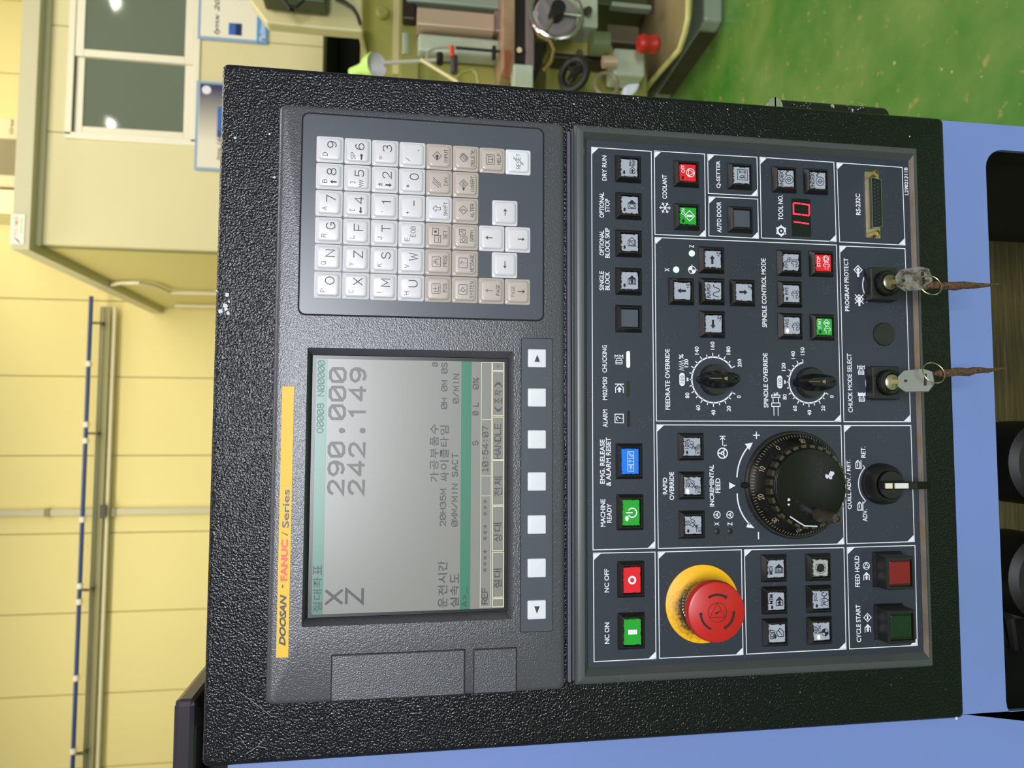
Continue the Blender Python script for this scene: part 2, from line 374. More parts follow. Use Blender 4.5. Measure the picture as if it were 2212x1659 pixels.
bx[1] = W(100, 284, YB).x; bx[2] = W(100, 53, YB).x
for i in range(1, len(bx)):
    if i > 2: bx[i] = bx[i-1] + (bx[2]-bx[1])
# the window hole
wx0 = W(290, 294, YB).x; wz0, wz1 = W(416, 175, YB).z, W(155, 290, YB).z; wx1 = wx0 + 1.95
for i in range(len(bx)-1):
    x0, x1 = bx[i]+.003, bx[i+1]-.003
    if x1 < wx0 or x0 > wx1: mk('panel', M().box(x0, x1, YB, YB+.05, zb, zc0), BOOTHM, bw)
    else:
        q = M().box(x0, x1, YB, YB+.05, zb, wz0).box(x0, x1, YB, YB+.05, wz1, zc0)
        if x0 < wx0: q.box(x0, wx0, YB, YB+.05, wz0, wz1)
        if x1 > wx1: q.box(wx1, x1, YB, YB+.05, wz0, wz1)
        mk('panel', q, BOOTHM, bw)
sw = mk('wall_booth_side', M().box(XS, XS+.05, YB+.051, YW, zb, zc0), SIDEM, kind='structure')
mk('ceiling_booth', M().box(XS+.06, 6.5, YB+.11, YW, zc0+.01, zc0+.06), SIDEM, kind='structure')
mk('floor_booth', M().box(XS+.06, 6.5, YB+.11, YW, zb, zb+.02), flat('booth_underside_shade', '#1c160d', .8), kind='structure')  # shade below the booth put into the near-black underside colour
mk('wall_booth_inner', M().box(XS+.06, 6.5, YW-.7, YW-.6, zb+.03, zc0-.01), flat('booth_inside', '#b5ae84', .6), kind='structure')
cz0, cz1 = W(66, 300, YB).z, W(28, 300, YB).z
t1 = mk('trim_1', M().box(XS-.06, 6.5, YB-.09, YB-.01, W(64, 527, YB-.09).z, W(24, 527, YB-.09).z), TRIMM, kind='structure', bevel=.004)
mk('trim_2', M().box(XS-.06, XS+.02, YB-.01, YW-.02, W(64, 527, YB-.09).z, W(24, 527, YB-.09).z), TRIMM, kind='structure', bevel=.004)
mk('trim_3', M().box(XS-.012, 6.5, YB-.02, YB-.001, zc0-.07, zc0-.005), flat('grey_cream_trim', '#c5be92', .5), kind='structure')
zz = W(752, 100, 5.4).z
mk('wall_underbooth_shade', M().box(1.9, 6.4, 5.6, 5.7, 0, zb-.01), flat('underbooth_darkness', '#1a150d', .8), kind='structure')  # dark sheet standing in for the deep shade beneath the booth
mk('trim_4', M().box(W(702, 100, 4.6).x-.9, 6.4, 4.55, 4.6, W(706, 100, 4.6).z, zb-.001), flat('brown_lintel', '#8c7f66', .5), kind='structure')
zi = W(338, 200, 6.2).z
mk('wall_booth_dado', M().box(XS+.06, 6.5, 6.2, 6.29, zb+.03, zi), flat('pale_inner_panel', '#cfd0b8', .6), kind='structure')
# window
wn = mk('window_1', M().box(wx0-.02, wx1+.02, YB-.012, YB+.06, wz0-.045, wz0).box(wx0-.02, wx1+.02, YB-.012, YB+.06, wz1, wz1+.04)
        .box(wx0-.045, wx0, YB-.012, YB+.06, wz0-.045, wz1+.04).box(wx1, wx1+.04, YB-.012, YB+.06, wz0-.045, wz1+.04), WINM, kind='structure', bevel=.004)
xm = W(290, 124, YB).x
for (a, b, y) in ((wx0+.003, xm+.03, YB+.016), (xm-.02, wx1-.003, YB-.006)):
    s_ = mk('sash', M().box(a, b, y, y+.02, wz0+.002, wz0+.055).box(a, b, y, y+.02, wz1-.055, wz1-.002).box(a, a+.05, y, y+.02, wz0+.055, wz1-.055).box(b-.05, b, y, y+.02, wz0+.055, wz1-.055), WINM, wn, bevel=.003)
    gm = NT('window_pane_glass'); gm.b.inputs['Transmission Weight'].default_value = .55; gm.set(lin('#98a48c'), .05, spec=.9)
    mk('pane', M().box(a+.05, b-.05, y+.008, y+.012, wz0+.055, wz1-.055), gm.m, s_)

bl = bpy.data.lights.new('booth_fill_light', 'POINT'); bl.energy = 22; bl.color = (1, .95, .8); bl.shadow_soft_size = .2  # unseen light added inside the booth to brighten the window panes
blo = bpy.data.objects.new('booth_fill_light', bl); C.objects.link(blo); blo.location = (3.2, 5.6, zc0-.35)
# high-bay lamps of the hall (seen mirrored in the booth window)
LAMPM = NT('lamp_glow').set((1, 1, 1, 1), .5, emit=(1, .97, .9, 1), es=45)
for i, (px, py, zl, rr0) in enumerate(((233, 264, 5.0, .06), (212, 267, 5.6, .045), (246, 2, 5.0, .09))):
    g0 = W(px, py, YB); rd = (g0-POS); rd.y = -rd.y; k = (zl-g0.z)/rd.z; c = g0 + rd*k
    t = thing('ceiling_lamp', c, ['round hall lamp hanging over the aisle', 'round hall lamp hanging higher, further back', 'large round hall lamp at the right'][i], 'lamp')
    mk('shade', M().loft([[(c.x+q_*math.cos(2*PI*j/24), c.y+q_*math.sin(2*PI*j/24), c.z+h_) for j in range(24)] for q_, h_ in ((rr0*1.15, 0), (rr0*.8, .15), (rr0*.2, .28))]), TRIMM, t, smooth=True)
    mk('bulb', M().loft([[(c.x+q_*math.cos(2*PI*j/24), c.y+q_*math.sin(2*PI*j/24), c.z+h_) for j in range(24)] for q_, h_ in ((rr0*.4, -.06), (rr0, 0), (rr0*.7, .1))], cap0=True), LAMPM, t, smooth=True)
    mk('rod', M().cyl((c.x, c.y, c.z+.27), (c.x, c.y, 6.2), .01, 8), GREYT, t)
# posters and small sign (flat print)
PW = flat('poster_paper', '#efe8cf', .35); PB = flat('poster_blue_edge', '#8fa9c4', .35); PBL = flat('poster_blue', '#5b9ad0', .35)
PD = flat('poster_navy', '#23305c', .35); PG = flat('poster_grey', '#8f8ca0', .35); PM = flat('poster_machine_blue', '#3d6ab4', .35)
def grad(name, a, b, x0=.1, x1=.8):
    t = NT(name); g = t.n('ShaderNodeTexCoord').outputs['Generated']; sp = t.n('ShaderNodeSeparateXYZ'); t.l(g, sp.inputs[0]); t.set(t.ramp(sp.outputs[0], x0, x1, lin(a), lin(b)), .35); return t.m
PGR1 = grad('poster_fade', '#e6ddc6', '#3a4270'); PGR2 = grad('poster_fade_dark', '#e9dfc6', '#3b3d5c', .3, .95)
def poster(label, px0, px1, py0, py1, YY):
    a = W(px1, py1, YY); b = W(px0, py0, YY); t = thing('poster', (a.x, YY, a.z), label, 'poster')
    mk('sheet', M().box(a.x, b.x, YY, YY+.004, a.z, b.z), PB, t)
    return t, a, b
def pu(a, b, u, v): return a.x + (b.x-a.x)*u, a.z + (b.z-a.z)*v
def prect(t, a, b, u0, u1, v0, v1, mat, name, dy=.0012):
    x0, z0 = pu(a, b, u0, v0); x1, z1 = pu(a, b, u1, v1); return mk(name, M().box(x0, x1, a.y-dy, a.y, z0, z1), mat, t)
def ptext(t, a, b, s, u0, u1, v0, v1, mat, dy=.002, shear=0.):
    x0, z0 = pu(a, b, u0, v0); x1, z1 = pu(a, b, u1, v1); mm = M(); vv, f = text_poly(s, .012, shear)
    mm.add([(x0+u*(x1-x0), a.y-dy, z0+q*(z1-z0)) for u, q in vv], f); mk('lettering', mm, mat, t)
YP = YB-.013
t, a, b = poster('blue-edged poster reading Lynx 200 beside the mill head, upper of two', 434, 577, -150, 96, YP)
prect(t, a, b, .03, .97, .06, .96, PW, 'printed_field')
prect(t, a, b, .38, .97, .10, .45, PGR1, 'printed_field', .0016); prect(t, a, b, .52, .9, .35, .62, PM, 'printed_picture', .0022)
prect(t, a, b, .06, .17, .37, .56, PM, 'printed_picture', .002); prect(t, a, b, .06, .17, .37, .46, PD, 'printed_picture', .0024)
prect(t, a, b, .0, .42, .0, .155, PBL, 'printed_banner', .0018)
ptext(t, a, b, 'lynx 200', .05, .44, .68, .77, BLACK, .0022, .25); ptext(t, a, b, 'Machines', .02, .2, .03, .12, WINK, .003, .3)
t, a, b = poster('blue-edged poster with pale blue machine picture, half behind the black cabinet corner', 425, 575, 174, 375, YP)
prect(t, a, b, .03, .97, .04, .96, PW, 'printed_field'); prect(t, a, b, .03, .97, .5, .955, PGR2, 'printed_field', .0016)
prect(t, a, b, .38, .72, .3, .7, PM, 'printed_picture', .002); ptext(t, a, b, 'lynx 1600', .12, .45, .62, .70, BLACK, .0026, .25)
mm = M(); x0, z0 = pu(a, b, .9, .86); IC(mm, 'o0,0,1,1', x0, z0, .03, .01, -YP+.003); mk('printed_spot', mm, WINK, t)
# small sign on the booth cornice
q0 = W(50, 527, YB-.1); q1 = W(23, 462, YB-.1); YS = YB-.094
t = thing('sign', (q0.x, YS, q0.z), 'small white sign with faint red letters at the end of the booth cornice', 'sign')
mk('plate', M().box(q0.x, q1.x, YS, YS+.003, q0.z, q1.z), PW, t)
mm = M(); ww = q1.x-q0.x; hh = q1.z-q0.z
vv, f = text_poly('POLYMER', .01); mm.add([(q0.x+ww*(.28+.66*u), YS-.001, q0.z+hh*(.46+.28*q)) for u, q in vv], f); mk('lettering', mm, flat('faded_red', '#d59a80', .5), t)
mm = M(); mm.box(q0.x+ww*.34, q0.x+ww*.62, YS-.001, YS, q0.z+hh*.18, q0.z+hh*.28).box(q0.x+ww*.64, q0.x+ww*.9, YS-.001, YS, q0.z+hh*.18, q0.z+hh*.28); mk('printed_line', mm, flat('faded_grey', '#b9bca8', .5), t)
mm = M(); IC(mm, '-.8,-.8 .8,.8;#-.5,-.3 .2,.4 .5,.1 -.2,-.6', q0.x+ww*.13, q0.z+hh*.5, hh*.3, .006, -YS+.001); mk('printed_emblem', mm, flat('faded_blue', '#5d6670', .5), t)

# pipes and conduits on the back wall
PIPEB = flat('blue_air_pipe', '#27407a', .35); PIPEW = flat('white_plastic_pipe', '#ddd5b4', .35); GALV = flat('galvanised_tray', '#a29c72', .45, metal=.2); COUP = flat('pipe_coupling', '#e9e2cc', .3)
def hz(px, py, Y): return W(px, py, Y).z
yp = YW-.24; z = hz(183, 1000, yp); xr_ = W(196, 640, yp).x
t = thing('air_pipe', (xr_, yp, z), 'dark blue air pipe with white couplings running along the cream wall', 'pipe')
mk('pipe', M().cyl((-6.5, yp, z), (xr_, yp, z), .019, 12), PIPEB, t, smooth=True)
for q in (786, 917, 952, 1122, 1265, 1299, 1463, 1620):
    x = W(183, q, yp).x; mk('coupling', M().cyl((x-.025, yp, z), (x+.025, yp, z), .028, 12), COUP, t, smooth=True)
t = thing('cable_tray', (0, YW-.08, hz(210, 1000, YW-.08)), 'galvanised cable tray with conduits below the blue air pipe', 'cable tray')
zt_ = hz(205, 1000, YW-.08); mk('channel', M().box(-6.5, XS-.02, YW-.1, YW-.06, hz(215, 1000, YW-.08), zt_), GALV, t, bevel=.003)
for pa, pb_, r in ((217, 221, .011), (222, 228, .015)):
    z = hz((pa+pb_)/2, 1000, YW-.08); mk('conduit', M().cyl((-6.5, YW-.09, z), (XS-.02, YW-.09, z), r, 10), GALV, t, smooth=True)
for q in (936, 1270, 1618, 700):
    x = W(200, q, YW-.08).x; mk('bracket', M().box(x-.012, x+.012, YW-.18, YW-.001, hz(215, 1000, YW-.1), hz(209, 1000, YW-.1)).box(x-.01, x+.01, YW-.17, YW-.15, hz(213, 1000, YW-.1), hz(186, 1000, YW-.16)), flat('bracket_steel', '#5d5537', .5), t)
z = hz(236, 1000, YW-.07); tag(mk('conduit_pipe', M().cyl((-6.5, YW-.07, z), (XS-.02, YW-.07, z), .018, 12), PIPEW, smooth=True), 'ivory plastic pipe lowest in the bundle along the cream wall', 'pipe')
xa = W(150, 1106, YW-.03).x
t = thing('cable_duct', (xa, YW-.02, 2.2), 'vertical pale cable duct crossing behind the horizontal pipes', 'duct')
mk('duct', M().box(xa-.035, xa+.03, YW-.05, YW-.001, 1.5, 6.1), TRIMM, t, bevel=.006)
for q in (102, 245): mk('clip', M().box(xa-.04, xa+.035, YW-.06, YW-.001, hz(q+6, 1100, YW-.05), hz(q-6, 1100, YW-.05)), flat('duct_clip', '#8d845a', .5), t)
mk('clip', M().box(xa-.05, xa+.075, YW-.135, YW-.115, hz(231, 1100, YW-.1), hz(219, 1100, YW-.1)), flat('dark_clamp', '#3f3c2a', .5), t)
pts = [W(196, 618, YW-.3), W(212, 624, 6.5), WX(235, 616, XS-.03), WX(260, 611, XS-.03), WX(300, 611, XS-.03), WX(335, 617, XS-.03), WX(366, 631, XS-.03), WX(400, 632, XS-.03), WX(470, 634, XS-.03), WX(560, 636, XS-.03)]
tag(mk('white_cable', M().tube(pts, .016, 8), PIPEW, smooth=True), 'thick white cable drooping over the booth side wall', 'cable')
pts = [WX(378, 660, XS-.03), WX(470, 662, XS-.03), WX(560, 664, XS-.03)]
tag(mk('side_conduit', M().tube(pts, .016, 8), PIPEW, smooth=True), 'short ivory conduit going down the booth side wall by the corner', 'conduit')
# air conditioner on the booth roof
ya = 6.2; a = W(30, 404, ya); b = W(-70, 250, ya)
t = thing('air_conditioner', (a.x, ya, a.z), 'beige air conditioner with dark grille showing above the booth cornice', 'air conditioner')
ACM = flat('beige_ac_case', '#d5c79a', .45)
gx0, gx1 = W(10, 378, ya).x, W(10, 299, ya).x
mk('case', M().box(a.x, b.x, ya+.02, ya+.35, zc0+.08, b.z).box(gx1, b.x, ya, ya+.02, zc0+.08, b.z).box(a.x, gx0, ya, ya+.02, zc0+.08, b.z), ACM, t, bevel=.005)
gr = mk('grille', M().box(gx0, gx1, ya+.012, ya+.019, a.z-.1, b.z-.05), flat('grille_shadow', '#4d4526', .6), t)
for k in range(26):
    x = gx0 + (gx1-gx0)*(k+.5)/26; mk('fin', M().box(x-.0016, x+.0016, ya+.002, ya+.011, a.z-.1, b.z-.05), ACM, gr)
mm = M(); x0, x1 = W(24, 290, ya).x, W(24, 258, ya).x; z0, z1 = W(29, 270, ya).z, W(21, 270, ya).z
vv, f = text_poly('Gree', .01, .3); mm.add([(x0+(x1-x0)*u, ya-.002, z0+(z1-z0)*q) for u, q in vv], f); mk('lettering', mm, flat('ac_script', '#6b6146', .5), t)
a = W(30, 462, ya); b = W(-80, 405, ya)
tag(mk('roof_duct', M().box(a.x, b.x, ya, ya+.4, zc0+.065, b.z), flat('pale_duct', '#f2e7b0', .4), bevel=.006), 'pale sheet duct on the booth roof left of the air conditioner', 'duct')

# ------------------------------------------------------------------ knee mill in the background
def BX(mm, x0, x1, y0, y1, Y, dep, zmin=None):
    a = W(x1, y1, Y); b = W(x0, y0, Y); return mm.box(a.x, b.x, Y, Y+dep, a.z if zmin is None else zmin, b.z)
OL = grained('olive_cream_paint', '#a39f52', 60, .1, .4, .002, c2='#989447'); CRM = flat('cream_mill_paint', '#cfc48e', .4)
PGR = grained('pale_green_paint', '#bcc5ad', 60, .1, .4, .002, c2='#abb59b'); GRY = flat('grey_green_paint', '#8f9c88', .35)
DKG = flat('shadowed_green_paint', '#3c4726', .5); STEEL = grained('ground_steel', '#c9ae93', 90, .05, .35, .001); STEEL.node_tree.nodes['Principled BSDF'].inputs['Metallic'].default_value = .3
MAUV = flat('mauve_steel', '#9d8a86', .3, metal=.5); BLK = flat('black_rubber', '#15140f', .5); RUST = flat('rusty_brown', '#8a4a24', .6)
CHR = NT('chrome').set(lin('#cfc8c4'), .15, 1); REDP = flat('red_oxide', '#b0261a', .4); ORNG = flat('orange_lever', '#d9431a', .4); BEIG = flat('dirty_chip_tray', '#a8976a', .5)
DRK = flat('dark_oily_metal', '#33291e', .4, metal=.3)
Ym = 3.0
base0 = W(1540, 20, Ym-.35)
t = thing('milling_machine', (2.5, Ym, 0), 'cream and green knee milling machine behind the black cabinet', 'machine')
mm = M(); pl = [W(538, 0, Ym-.3), W(576, 50, Ym-.3), W(698, 62, Ym-.3), W(784, 69, Ym-.3), W(780, -160, Ym-.3), W(520, -160, Ym-.3)]
mk('head', mm.prism(pl, (0, .07, 0)), CRM, t, bevel=.01)
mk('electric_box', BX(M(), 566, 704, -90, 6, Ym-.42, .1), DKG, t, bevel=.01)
mk('cable', M().tube([W(612, -10, Ym-.45), W(620, 12, Ym-.45), W(640, 16, Ym-.45), W(655, 2, Ym-.45), W(650, -12, Ym-.45)], .007), BLK, t, smooth=True)
mk('cable', M().tube([W(605, -8, Ym-.45), W(618, 6, Ym-.46), W(626, 20, Ym-.46), W(634, 22, Ym-.45)], .008), BLK, t, smooth=True)
mk('cable', M().tube([W(720, -8, Ym-.34), W(745, 4, Ym-.34), W(762, 16, Ym-.34), W(772, 32, Ym-.34), W(778, 52, Ym-.34)], .008), BLK, t, smooth=True)
mk('column', BX(M(), 783, 872, -160, 190, Ym, .5), OL, t, bevel=.01)
mk('column', BX(M(), 866, 905, -160, 215, Ym-.05, .5), grained('olive_paint', '#97944d', 60, .1, .4, .002), t, bevel=.01)
mm = M(); pl = [W(781, 62, Ym-.02), W(800, 150, Ym-.02), W(792, 150, Ym-.02), W(773, 62, Ym-.02)]; mk('edge_strip', mm.prism(pl, (0, .05, 0)), CRM, t)
mk('strip', BX(M(), 852, 861, -160, 160, Ym-.02, .02), CRM, t)
q = W(827, 26, Ym-.02); mk('knob', M().lathe(q.x, q.z, [(.032, .0), (.032, .02), (.024, .03)], 20, y0=Ym), OL, t, smooth=True)
mk('bracket', BX(M(), 870, 898, -60, 42, Ym-.12, .06), DRK, t, bevel=.008)
mk('guard', BX(M(), 880, 1092, -160, 20, Ym-.14, .1), GRY, t, bevel=.01)
mk('slideway', BX(M(), 901, 1068, 15, 66, Ym-.2, .1), STEEL, t, bevel=.004)
mk('slideway_end', BX(M(), 1068, 1090, 22, 68, Ym-.19, .08), MAUV, t, bevel=.004)
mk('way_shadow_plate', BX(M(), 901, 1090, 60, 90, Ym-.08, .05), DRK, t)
mk('slide', BX(M(), 903, 1092, 70, 124, Ym-.14, .1), PGR, t, bevel=.014)
mk('knee_side', BX(M(), 872, 1110, 100, 260, Ym-.02, .4), OL, t, bevel=.01)
mk('relief', M().cyl(W(876, 120, Ym-.04), W(876, 75, Ym-.04), .02, 12), PGR, t, smooth=True)
mk('scale_rod', M().cyl(W(984, 103, Ym-.22), W(1088, 112, Ym-.22), .007, 10), BLK, t, smooth=True)
mk('stop', BX(M(), 1064, 1072, 98, 124, Ym-.23, .03), BLK, t)
mk('table', BX(M(), 1087, 1112, -160, 150, Ym-.32, .36), grained('oily_table_edge', '#a98b6c', 80, .1, .35, .002, c2='#8a6a4a'), t, bevel=.004)
mk('table_slot', BX(M(), 1112, 1137, -160, 134, Ym-.3, .3), BLK, t)
mk('table_lower', BX(M(), 1137, 1154, -160, 150, Ym-.33, .36), MAUV, t, bevel=.004)
mk('rust_patch', BX(M(), 1090, 1101, 108, 168, Ym-.33, .01), RUST, t)
mk('bolt', M().cyl(W(1122, 108, Ym-.34), W(1122, 108, Ym-.30), .012, 12), BRASS, t, smooth=True)
mk('end_block', BX(M(), 1110, 1152, 137, 200, Ym-.36, .1), PGR, t, bevel=.006)
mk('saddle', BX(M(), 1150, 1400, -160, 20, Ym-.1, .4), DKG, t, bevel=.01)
mk('saddle_block', BX(M(), 1228, 1292, -60, 60, Ym-.3, .2), PGR, t, bevel=.006)
mk('clamp_screw', M().cyl(W(1272, 22, Ym-.36), W(1262, 26, Ym-.3), .018, 12), DRK, t, smooth=True)
def wheel(name, px, py, Y, R, mat, hub, label=None, sp=3, rr_=.01, tilt=0):
    c = W(px, py, Y); h = mk(name, M().torus(c, (1, 0, 0), (0, math.sin(tilt), math.cos(tilt)), R, rr_, 36, 8), mat, t, smooth=True, label=label)
    mk('hub', M().cyl(c + Vector((0, -.05, 0)), c + Vector((0, .05, 0)), R*.28, 20), hub, h, smooth=True)
    for k in range(sp):
        a = 2*PI*k/sp + .5; e = Vector((math.cos(a), math.sin(a)*math.sin(tilt), math.sin(a)*math.cos(tilt)))
        mk('spoke', M().cyl(c, c + e*R, .008, 8), mat, h, smooth=True)
    return h
h = wheel('feed_wheel', 1202, 28, Ym-.42, .12, CHR, BLK, 'chrome handwheel with black hub'); c = W(1202, 28, Ym-.4)
mk('dial', M().lathe(c.x, c.z, [(.1, 0), (.1, .02), (.09, .03)], 32, y0=Ym-.36), grained('worn_wheel_steel', '#8d8484', 30, .1, .25, .002), h, smooth=True)
mk('grip', M().cyl(W(1157, 30, Ym-.44), W(1157, 30, Ym-.52), .014, 12), CHR, h, smooth=True)
mk('lever', M().tube([W(1158, 62, Ym-.4), W(1165, 78, Ym-.42), W(1188, 88, Ym-.42), W(1197, 108, Ym-.42), W(1190, 135, Ym-.42), W(1175, 152, Ym-.42)], .008), grained('dull_brass_lever', '#7a6a35', 50, .1, .3), t, smooth=True)
mk('oil_box', BX(M(), 1312, 1382, 50, 96, Ym-.2, .15), grained('oily_brown', '#5d5140', 40, .2, .4, .003), t, bevel=.01)
mk('rail', BX(M(), 1322, 1408, 2, 20, Ym-.25, .05), GRY, t, bevel=.006)
mk('drum', M().cyl(W(1276, 94, Ym-.3), W(1313, 96, Ym-.3), .055, 20), flat('grey_green_drum', '#66704a', .4), t, smooth=True)
mk('knee_block', BX(M(), 1180, 1325, 82, 125, Ym-.16, .12), OL, t, bevel=.01)
mk('knee', BX(M(), 1180, 1400, 110, 220, Ym-.1, .4), grained('knee_paint', '#8f8f45', 60, .1, .4, .002), t, bevel=.01)
mk('bracket', BX(M(), 1195, 1330, 112, 136, Ym-.22, .1), DRK, t, bevel=.01)
wheel('cross_wheel', 1240, 160, Ym-.4, .068, BLK, BLK, 'small black handwheel', 3, .018, .8)
mk('spindle', M().cyl(W(1252, 115, Ym-.2), W(1244, 150, Ym-.4), .02, 12), CHR, t, smooth=True)
mk('arch_ring', M().torus(W(1310, 182, Ym-.3), (1, 0, 0), (0, 0, 1), .055, .01, 28, 8), flat('rim_brown', '#8e8262', .4), t, smooth=True)
mk('motor', BX(M(), 1326, 1394, 102, 166, Ym-.28, .14), PGR, t, bevel=.012)
mk('screw_boss', M().cyl(W(1330, 134, Ym-.3), W(1302, 134, Ym-.3), .03, 14), STEEL, t, smooth=True)
c0, c1 = W(1379, 95, Ym-.42), W(1422, 96, Ym-.42)
L = [c0.lerp(c1, k/6) for k in range(7)]; mk('red_knob', M().tube(L, [.035, .043, .041, .036, .04, .043, .034], 20), REDP, t, smooth=True)
# chip tray: rounded front rim, sloping pale tray, grey base
yb = 2.42; zr = W(1486, 20, yb).z
RP = [(1487, -140), (1487, 10), (1486, 40), (1480, 70), (1468, 107), (1438, 141), (1411, 172), (1390, 200), (1360, 240)]
rim = [WZ(a, b, zr) for a, b in RP]
mk('tray_rim', M().tube(rim, .014, 10), flat('pale_yellow_rim', '#c2bb72', .35), t, smooth=True)
mm = M(); mm.loft([[p + Vector((.004, .004, -.004)) for p in rim], [p + Vector((.05, .03, -.035)) for p in rim], [Vector((3.6, min(p.y+.1, 4.6), zr-.04)) for p in rim]], cap1=False, closed=False)
mk('chip_tray', mm, BEIG, t, smooth=True)
ft = [WZ(1563, -150, 0), WZ(1562, 46, 0), WZ(1552, 66, 0), WZ(1455, 204, 0), WZ(1400, 275, 0), Vector((3.4, 4.2, 0))]
mk('base', M().prism(ft, (0, 0, zr-.09)), GRY, t, bevel=.012)
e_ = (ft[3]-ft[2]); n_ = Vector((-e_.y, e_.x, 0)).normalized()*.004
mk('base_side_shade', M().prism([ft[2]+e_*.03, ft[3], ft[3]+n_*(1 if n_.x < 0 else -1), ft[2]+e_*.03+n_*(1 if n_.x < 0 else -1)], (0, 0, zr-.095)), flat('shaded_base_side', '#3d3a22', .6), t)  # thin dark sheet: shade on the base's left side painted in
tag(mk('cloth', M().prism([W(1348, 186, Ym-.36), W(1360, 180, Ym-.36), W(1384, 178, Ym-.36), W(1378, 194, Ym-.36), W(1362, 210, Ym-.36), W(1348, 210, Ym-.36)], (0, .05, 0)), flat('white_rag', '#e0e4ee', .7), bevel=.01), 'white rag lying in the chip tray of the mill', 'cloth')
# small work lamp and coolant fittings on the mill
LG = flat('green_lamp_shade', '#b6dd6c', .35); LI = flat('white_lamp_inside', '#dcd6d6', .5)
a = W(832, 150, Ym-.5); t2 = thing('work_lamp', a, 'pale green lamp shade on a jointed white arm beside the mill', 'lamp')
ax = (W(742, 162, Ym-.33) - W(814, 140, Ym-.5)).normalized(); c = W(814, 140, Ym-.5)
e1 = ax.orthogonal().normalized(); e2 = ax.cross(e1); prof = [(0, .052), (.01, .054), (.05, .046), (.09, .026), (.13, .022), (.17, .02)]
mk('lamp_shade', M().loft([[c + ax*d + (e1*math.cos(2*PI*k/28)+e2*math.sin(2*PI*k/28))*r for k in range(28)] for d, r in prof], cap0=False), LG, t2, smooth=True)
mk('reflector', M().loft([[c + ax*d + (e1*math.cos(2*PI*k/28)+e2*math.sin(2*PI*k/28))*r for k in range(28)] for d, r in ((-.001, .051), (.02, .04), (.05, .02))]), LI, t2, smooth=True)
mk('arm', M().cyl(W(828, 136, Ym-.5), W(946, 130, Ym-.45), .008, 10), flat('white_arm', '#d6cbbb', .4), t2, smooth=True)
mk('joint', M().cyl(W(950, 136, Ym-.46), W(950, 118, Ym-.44), .016, 12), BLK, t2, smooth=True)
mk('arm', M().cyl(W(910, 129, Ym-.48), W(990, 178, Ym-.55), .008, 10), flat('cream_arm', '#d2c592', .4), t2, smooth=True)
t3 = thing('hose_valve', W(980, 150, Ym-.3), 'small dark valve with an orange lever beside the lamp arm', 'valve')
mk('body', M().cyl(W(981, 122, Ym-.3), W(981, 158, Ym-.3), .017, 14), flat('dark_violet_body', '#3c3640', .4), t3, smooth=True)
mk('lever', M().cyl(W(976, 100, Ym-.32), W(977, 122, Ym-.32), .011, 10), ORNG, t3, smooth=True)
mk('hose', M().tube([W(922, 130, Ym-.3), W(924, 112, Ym-.3), W(940, 104, Ym-.3), W(960, 102, Ym-.3), W(976, 102, Ym-.3)], .006), grained('braided_hose', '#a9a390', 200, .3, .3), t3, smooth=True)
mk('hose', M().tube([W(984, 170, Ym-.3), W(1000, 156, Ym-.3), W(1020, 150, Ym-.3), W(1030, 160, Ym-.3), W(1034, 182, Ym-.3)], .008), OL, t3, smooth=True)

# ------------------------------------------------------------------ blue machine body
dB = -.012
bxr = P(2060, 262, dB).x; pz = P(2060, 262, dB)
zc = P(2056, 900, dB).z
t = thing('machine_body', (.2, .1, 0), 'blue sheet metal machine body around and below the black cabinet', 'machine')
hx0, hx1 = P(2178, 1560, dB).x, P(2135, 322, dB).x
hzt = P(2150, 900, dB).z; hzb = hzt - .42
xl = -.75
ZTOPB = P(492, 1655, dB).z
def ring_panel(mm, outer, hole, y, th):
    (ox0, ox1, oz0, oz1) = outer; (ix0, ix1, iz0, iz1) = hole; r = .016
    o = rr(ox0, ox1, oz0, oz1, .0005, -y, 5); i = rr(ix0, ix1, iz0, iz1, r, -y, 5)
    mm.loft([[(p[0], y+th, p[2]) for p in o], o, i, [(p[0], y+th, p[2]) for p in i]], cap1=False)
mm = M(); ring_panel(mm, (-.0424, bxr, .2, zc-.0005), (hx0, hx1, hzb, hzt), .012, .004); mk('front_panel', mm, BLUE, t)
mk('side_panel', M().box(xl, -.0428, .012, .016, .05, ZTOPB), BLUE, t)
mk('side_cheek', M().box(bxr-.004, bxr, .0165, .40, .05, zc-.0005), BLUE, t)
mk('front_panel', M().box(-.0424, bxr, .012, .016, 0.02, .1995), BLUE, t)
mk('shelf', M().box(-.042, bxr-.005, .0165, .35, zc-.004, zc-.001), BLUE, t)
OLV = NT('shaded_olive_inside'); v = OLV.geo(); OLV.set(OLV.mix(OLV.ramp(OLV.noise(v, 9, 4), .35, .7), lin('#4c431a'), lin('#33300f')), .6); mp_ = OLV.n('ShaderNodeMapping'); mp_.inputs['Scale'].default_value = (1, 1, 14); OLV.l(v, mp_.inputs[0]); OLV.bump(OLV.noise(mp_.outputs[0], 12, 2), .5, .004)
mk('inner_wall', M().box(-.06, bxr-.005, .30, .305, .1, zc-.005), OLV.m, t)
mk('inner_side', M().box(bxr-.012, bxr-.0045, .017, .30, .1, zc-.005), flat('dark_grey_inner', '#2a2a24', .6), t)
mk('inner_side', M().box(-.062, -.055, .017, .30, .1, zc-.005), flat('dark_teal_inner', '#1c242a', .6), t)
mk('inner_floor', M().box(-.055, bxr-.012, .017, .30, .1, .11), DRK, t)
for py_, lab in ((1000, 'black rubber roller in the dark opening, nearer the middle'), (1245, 'black rubber roller in the dark opening, nearer the left')):
    c = W(2200, py_, .1); o = mk('roller', M().lathe(c.x, c.z-.015, [(.038, 0), (.04, .01), (.04, .055), (.034, .06), (.012, .06), (.01, .05)], 40, y0=.14), BLK, smooth=True)
    tag(o, lab, 'roller')
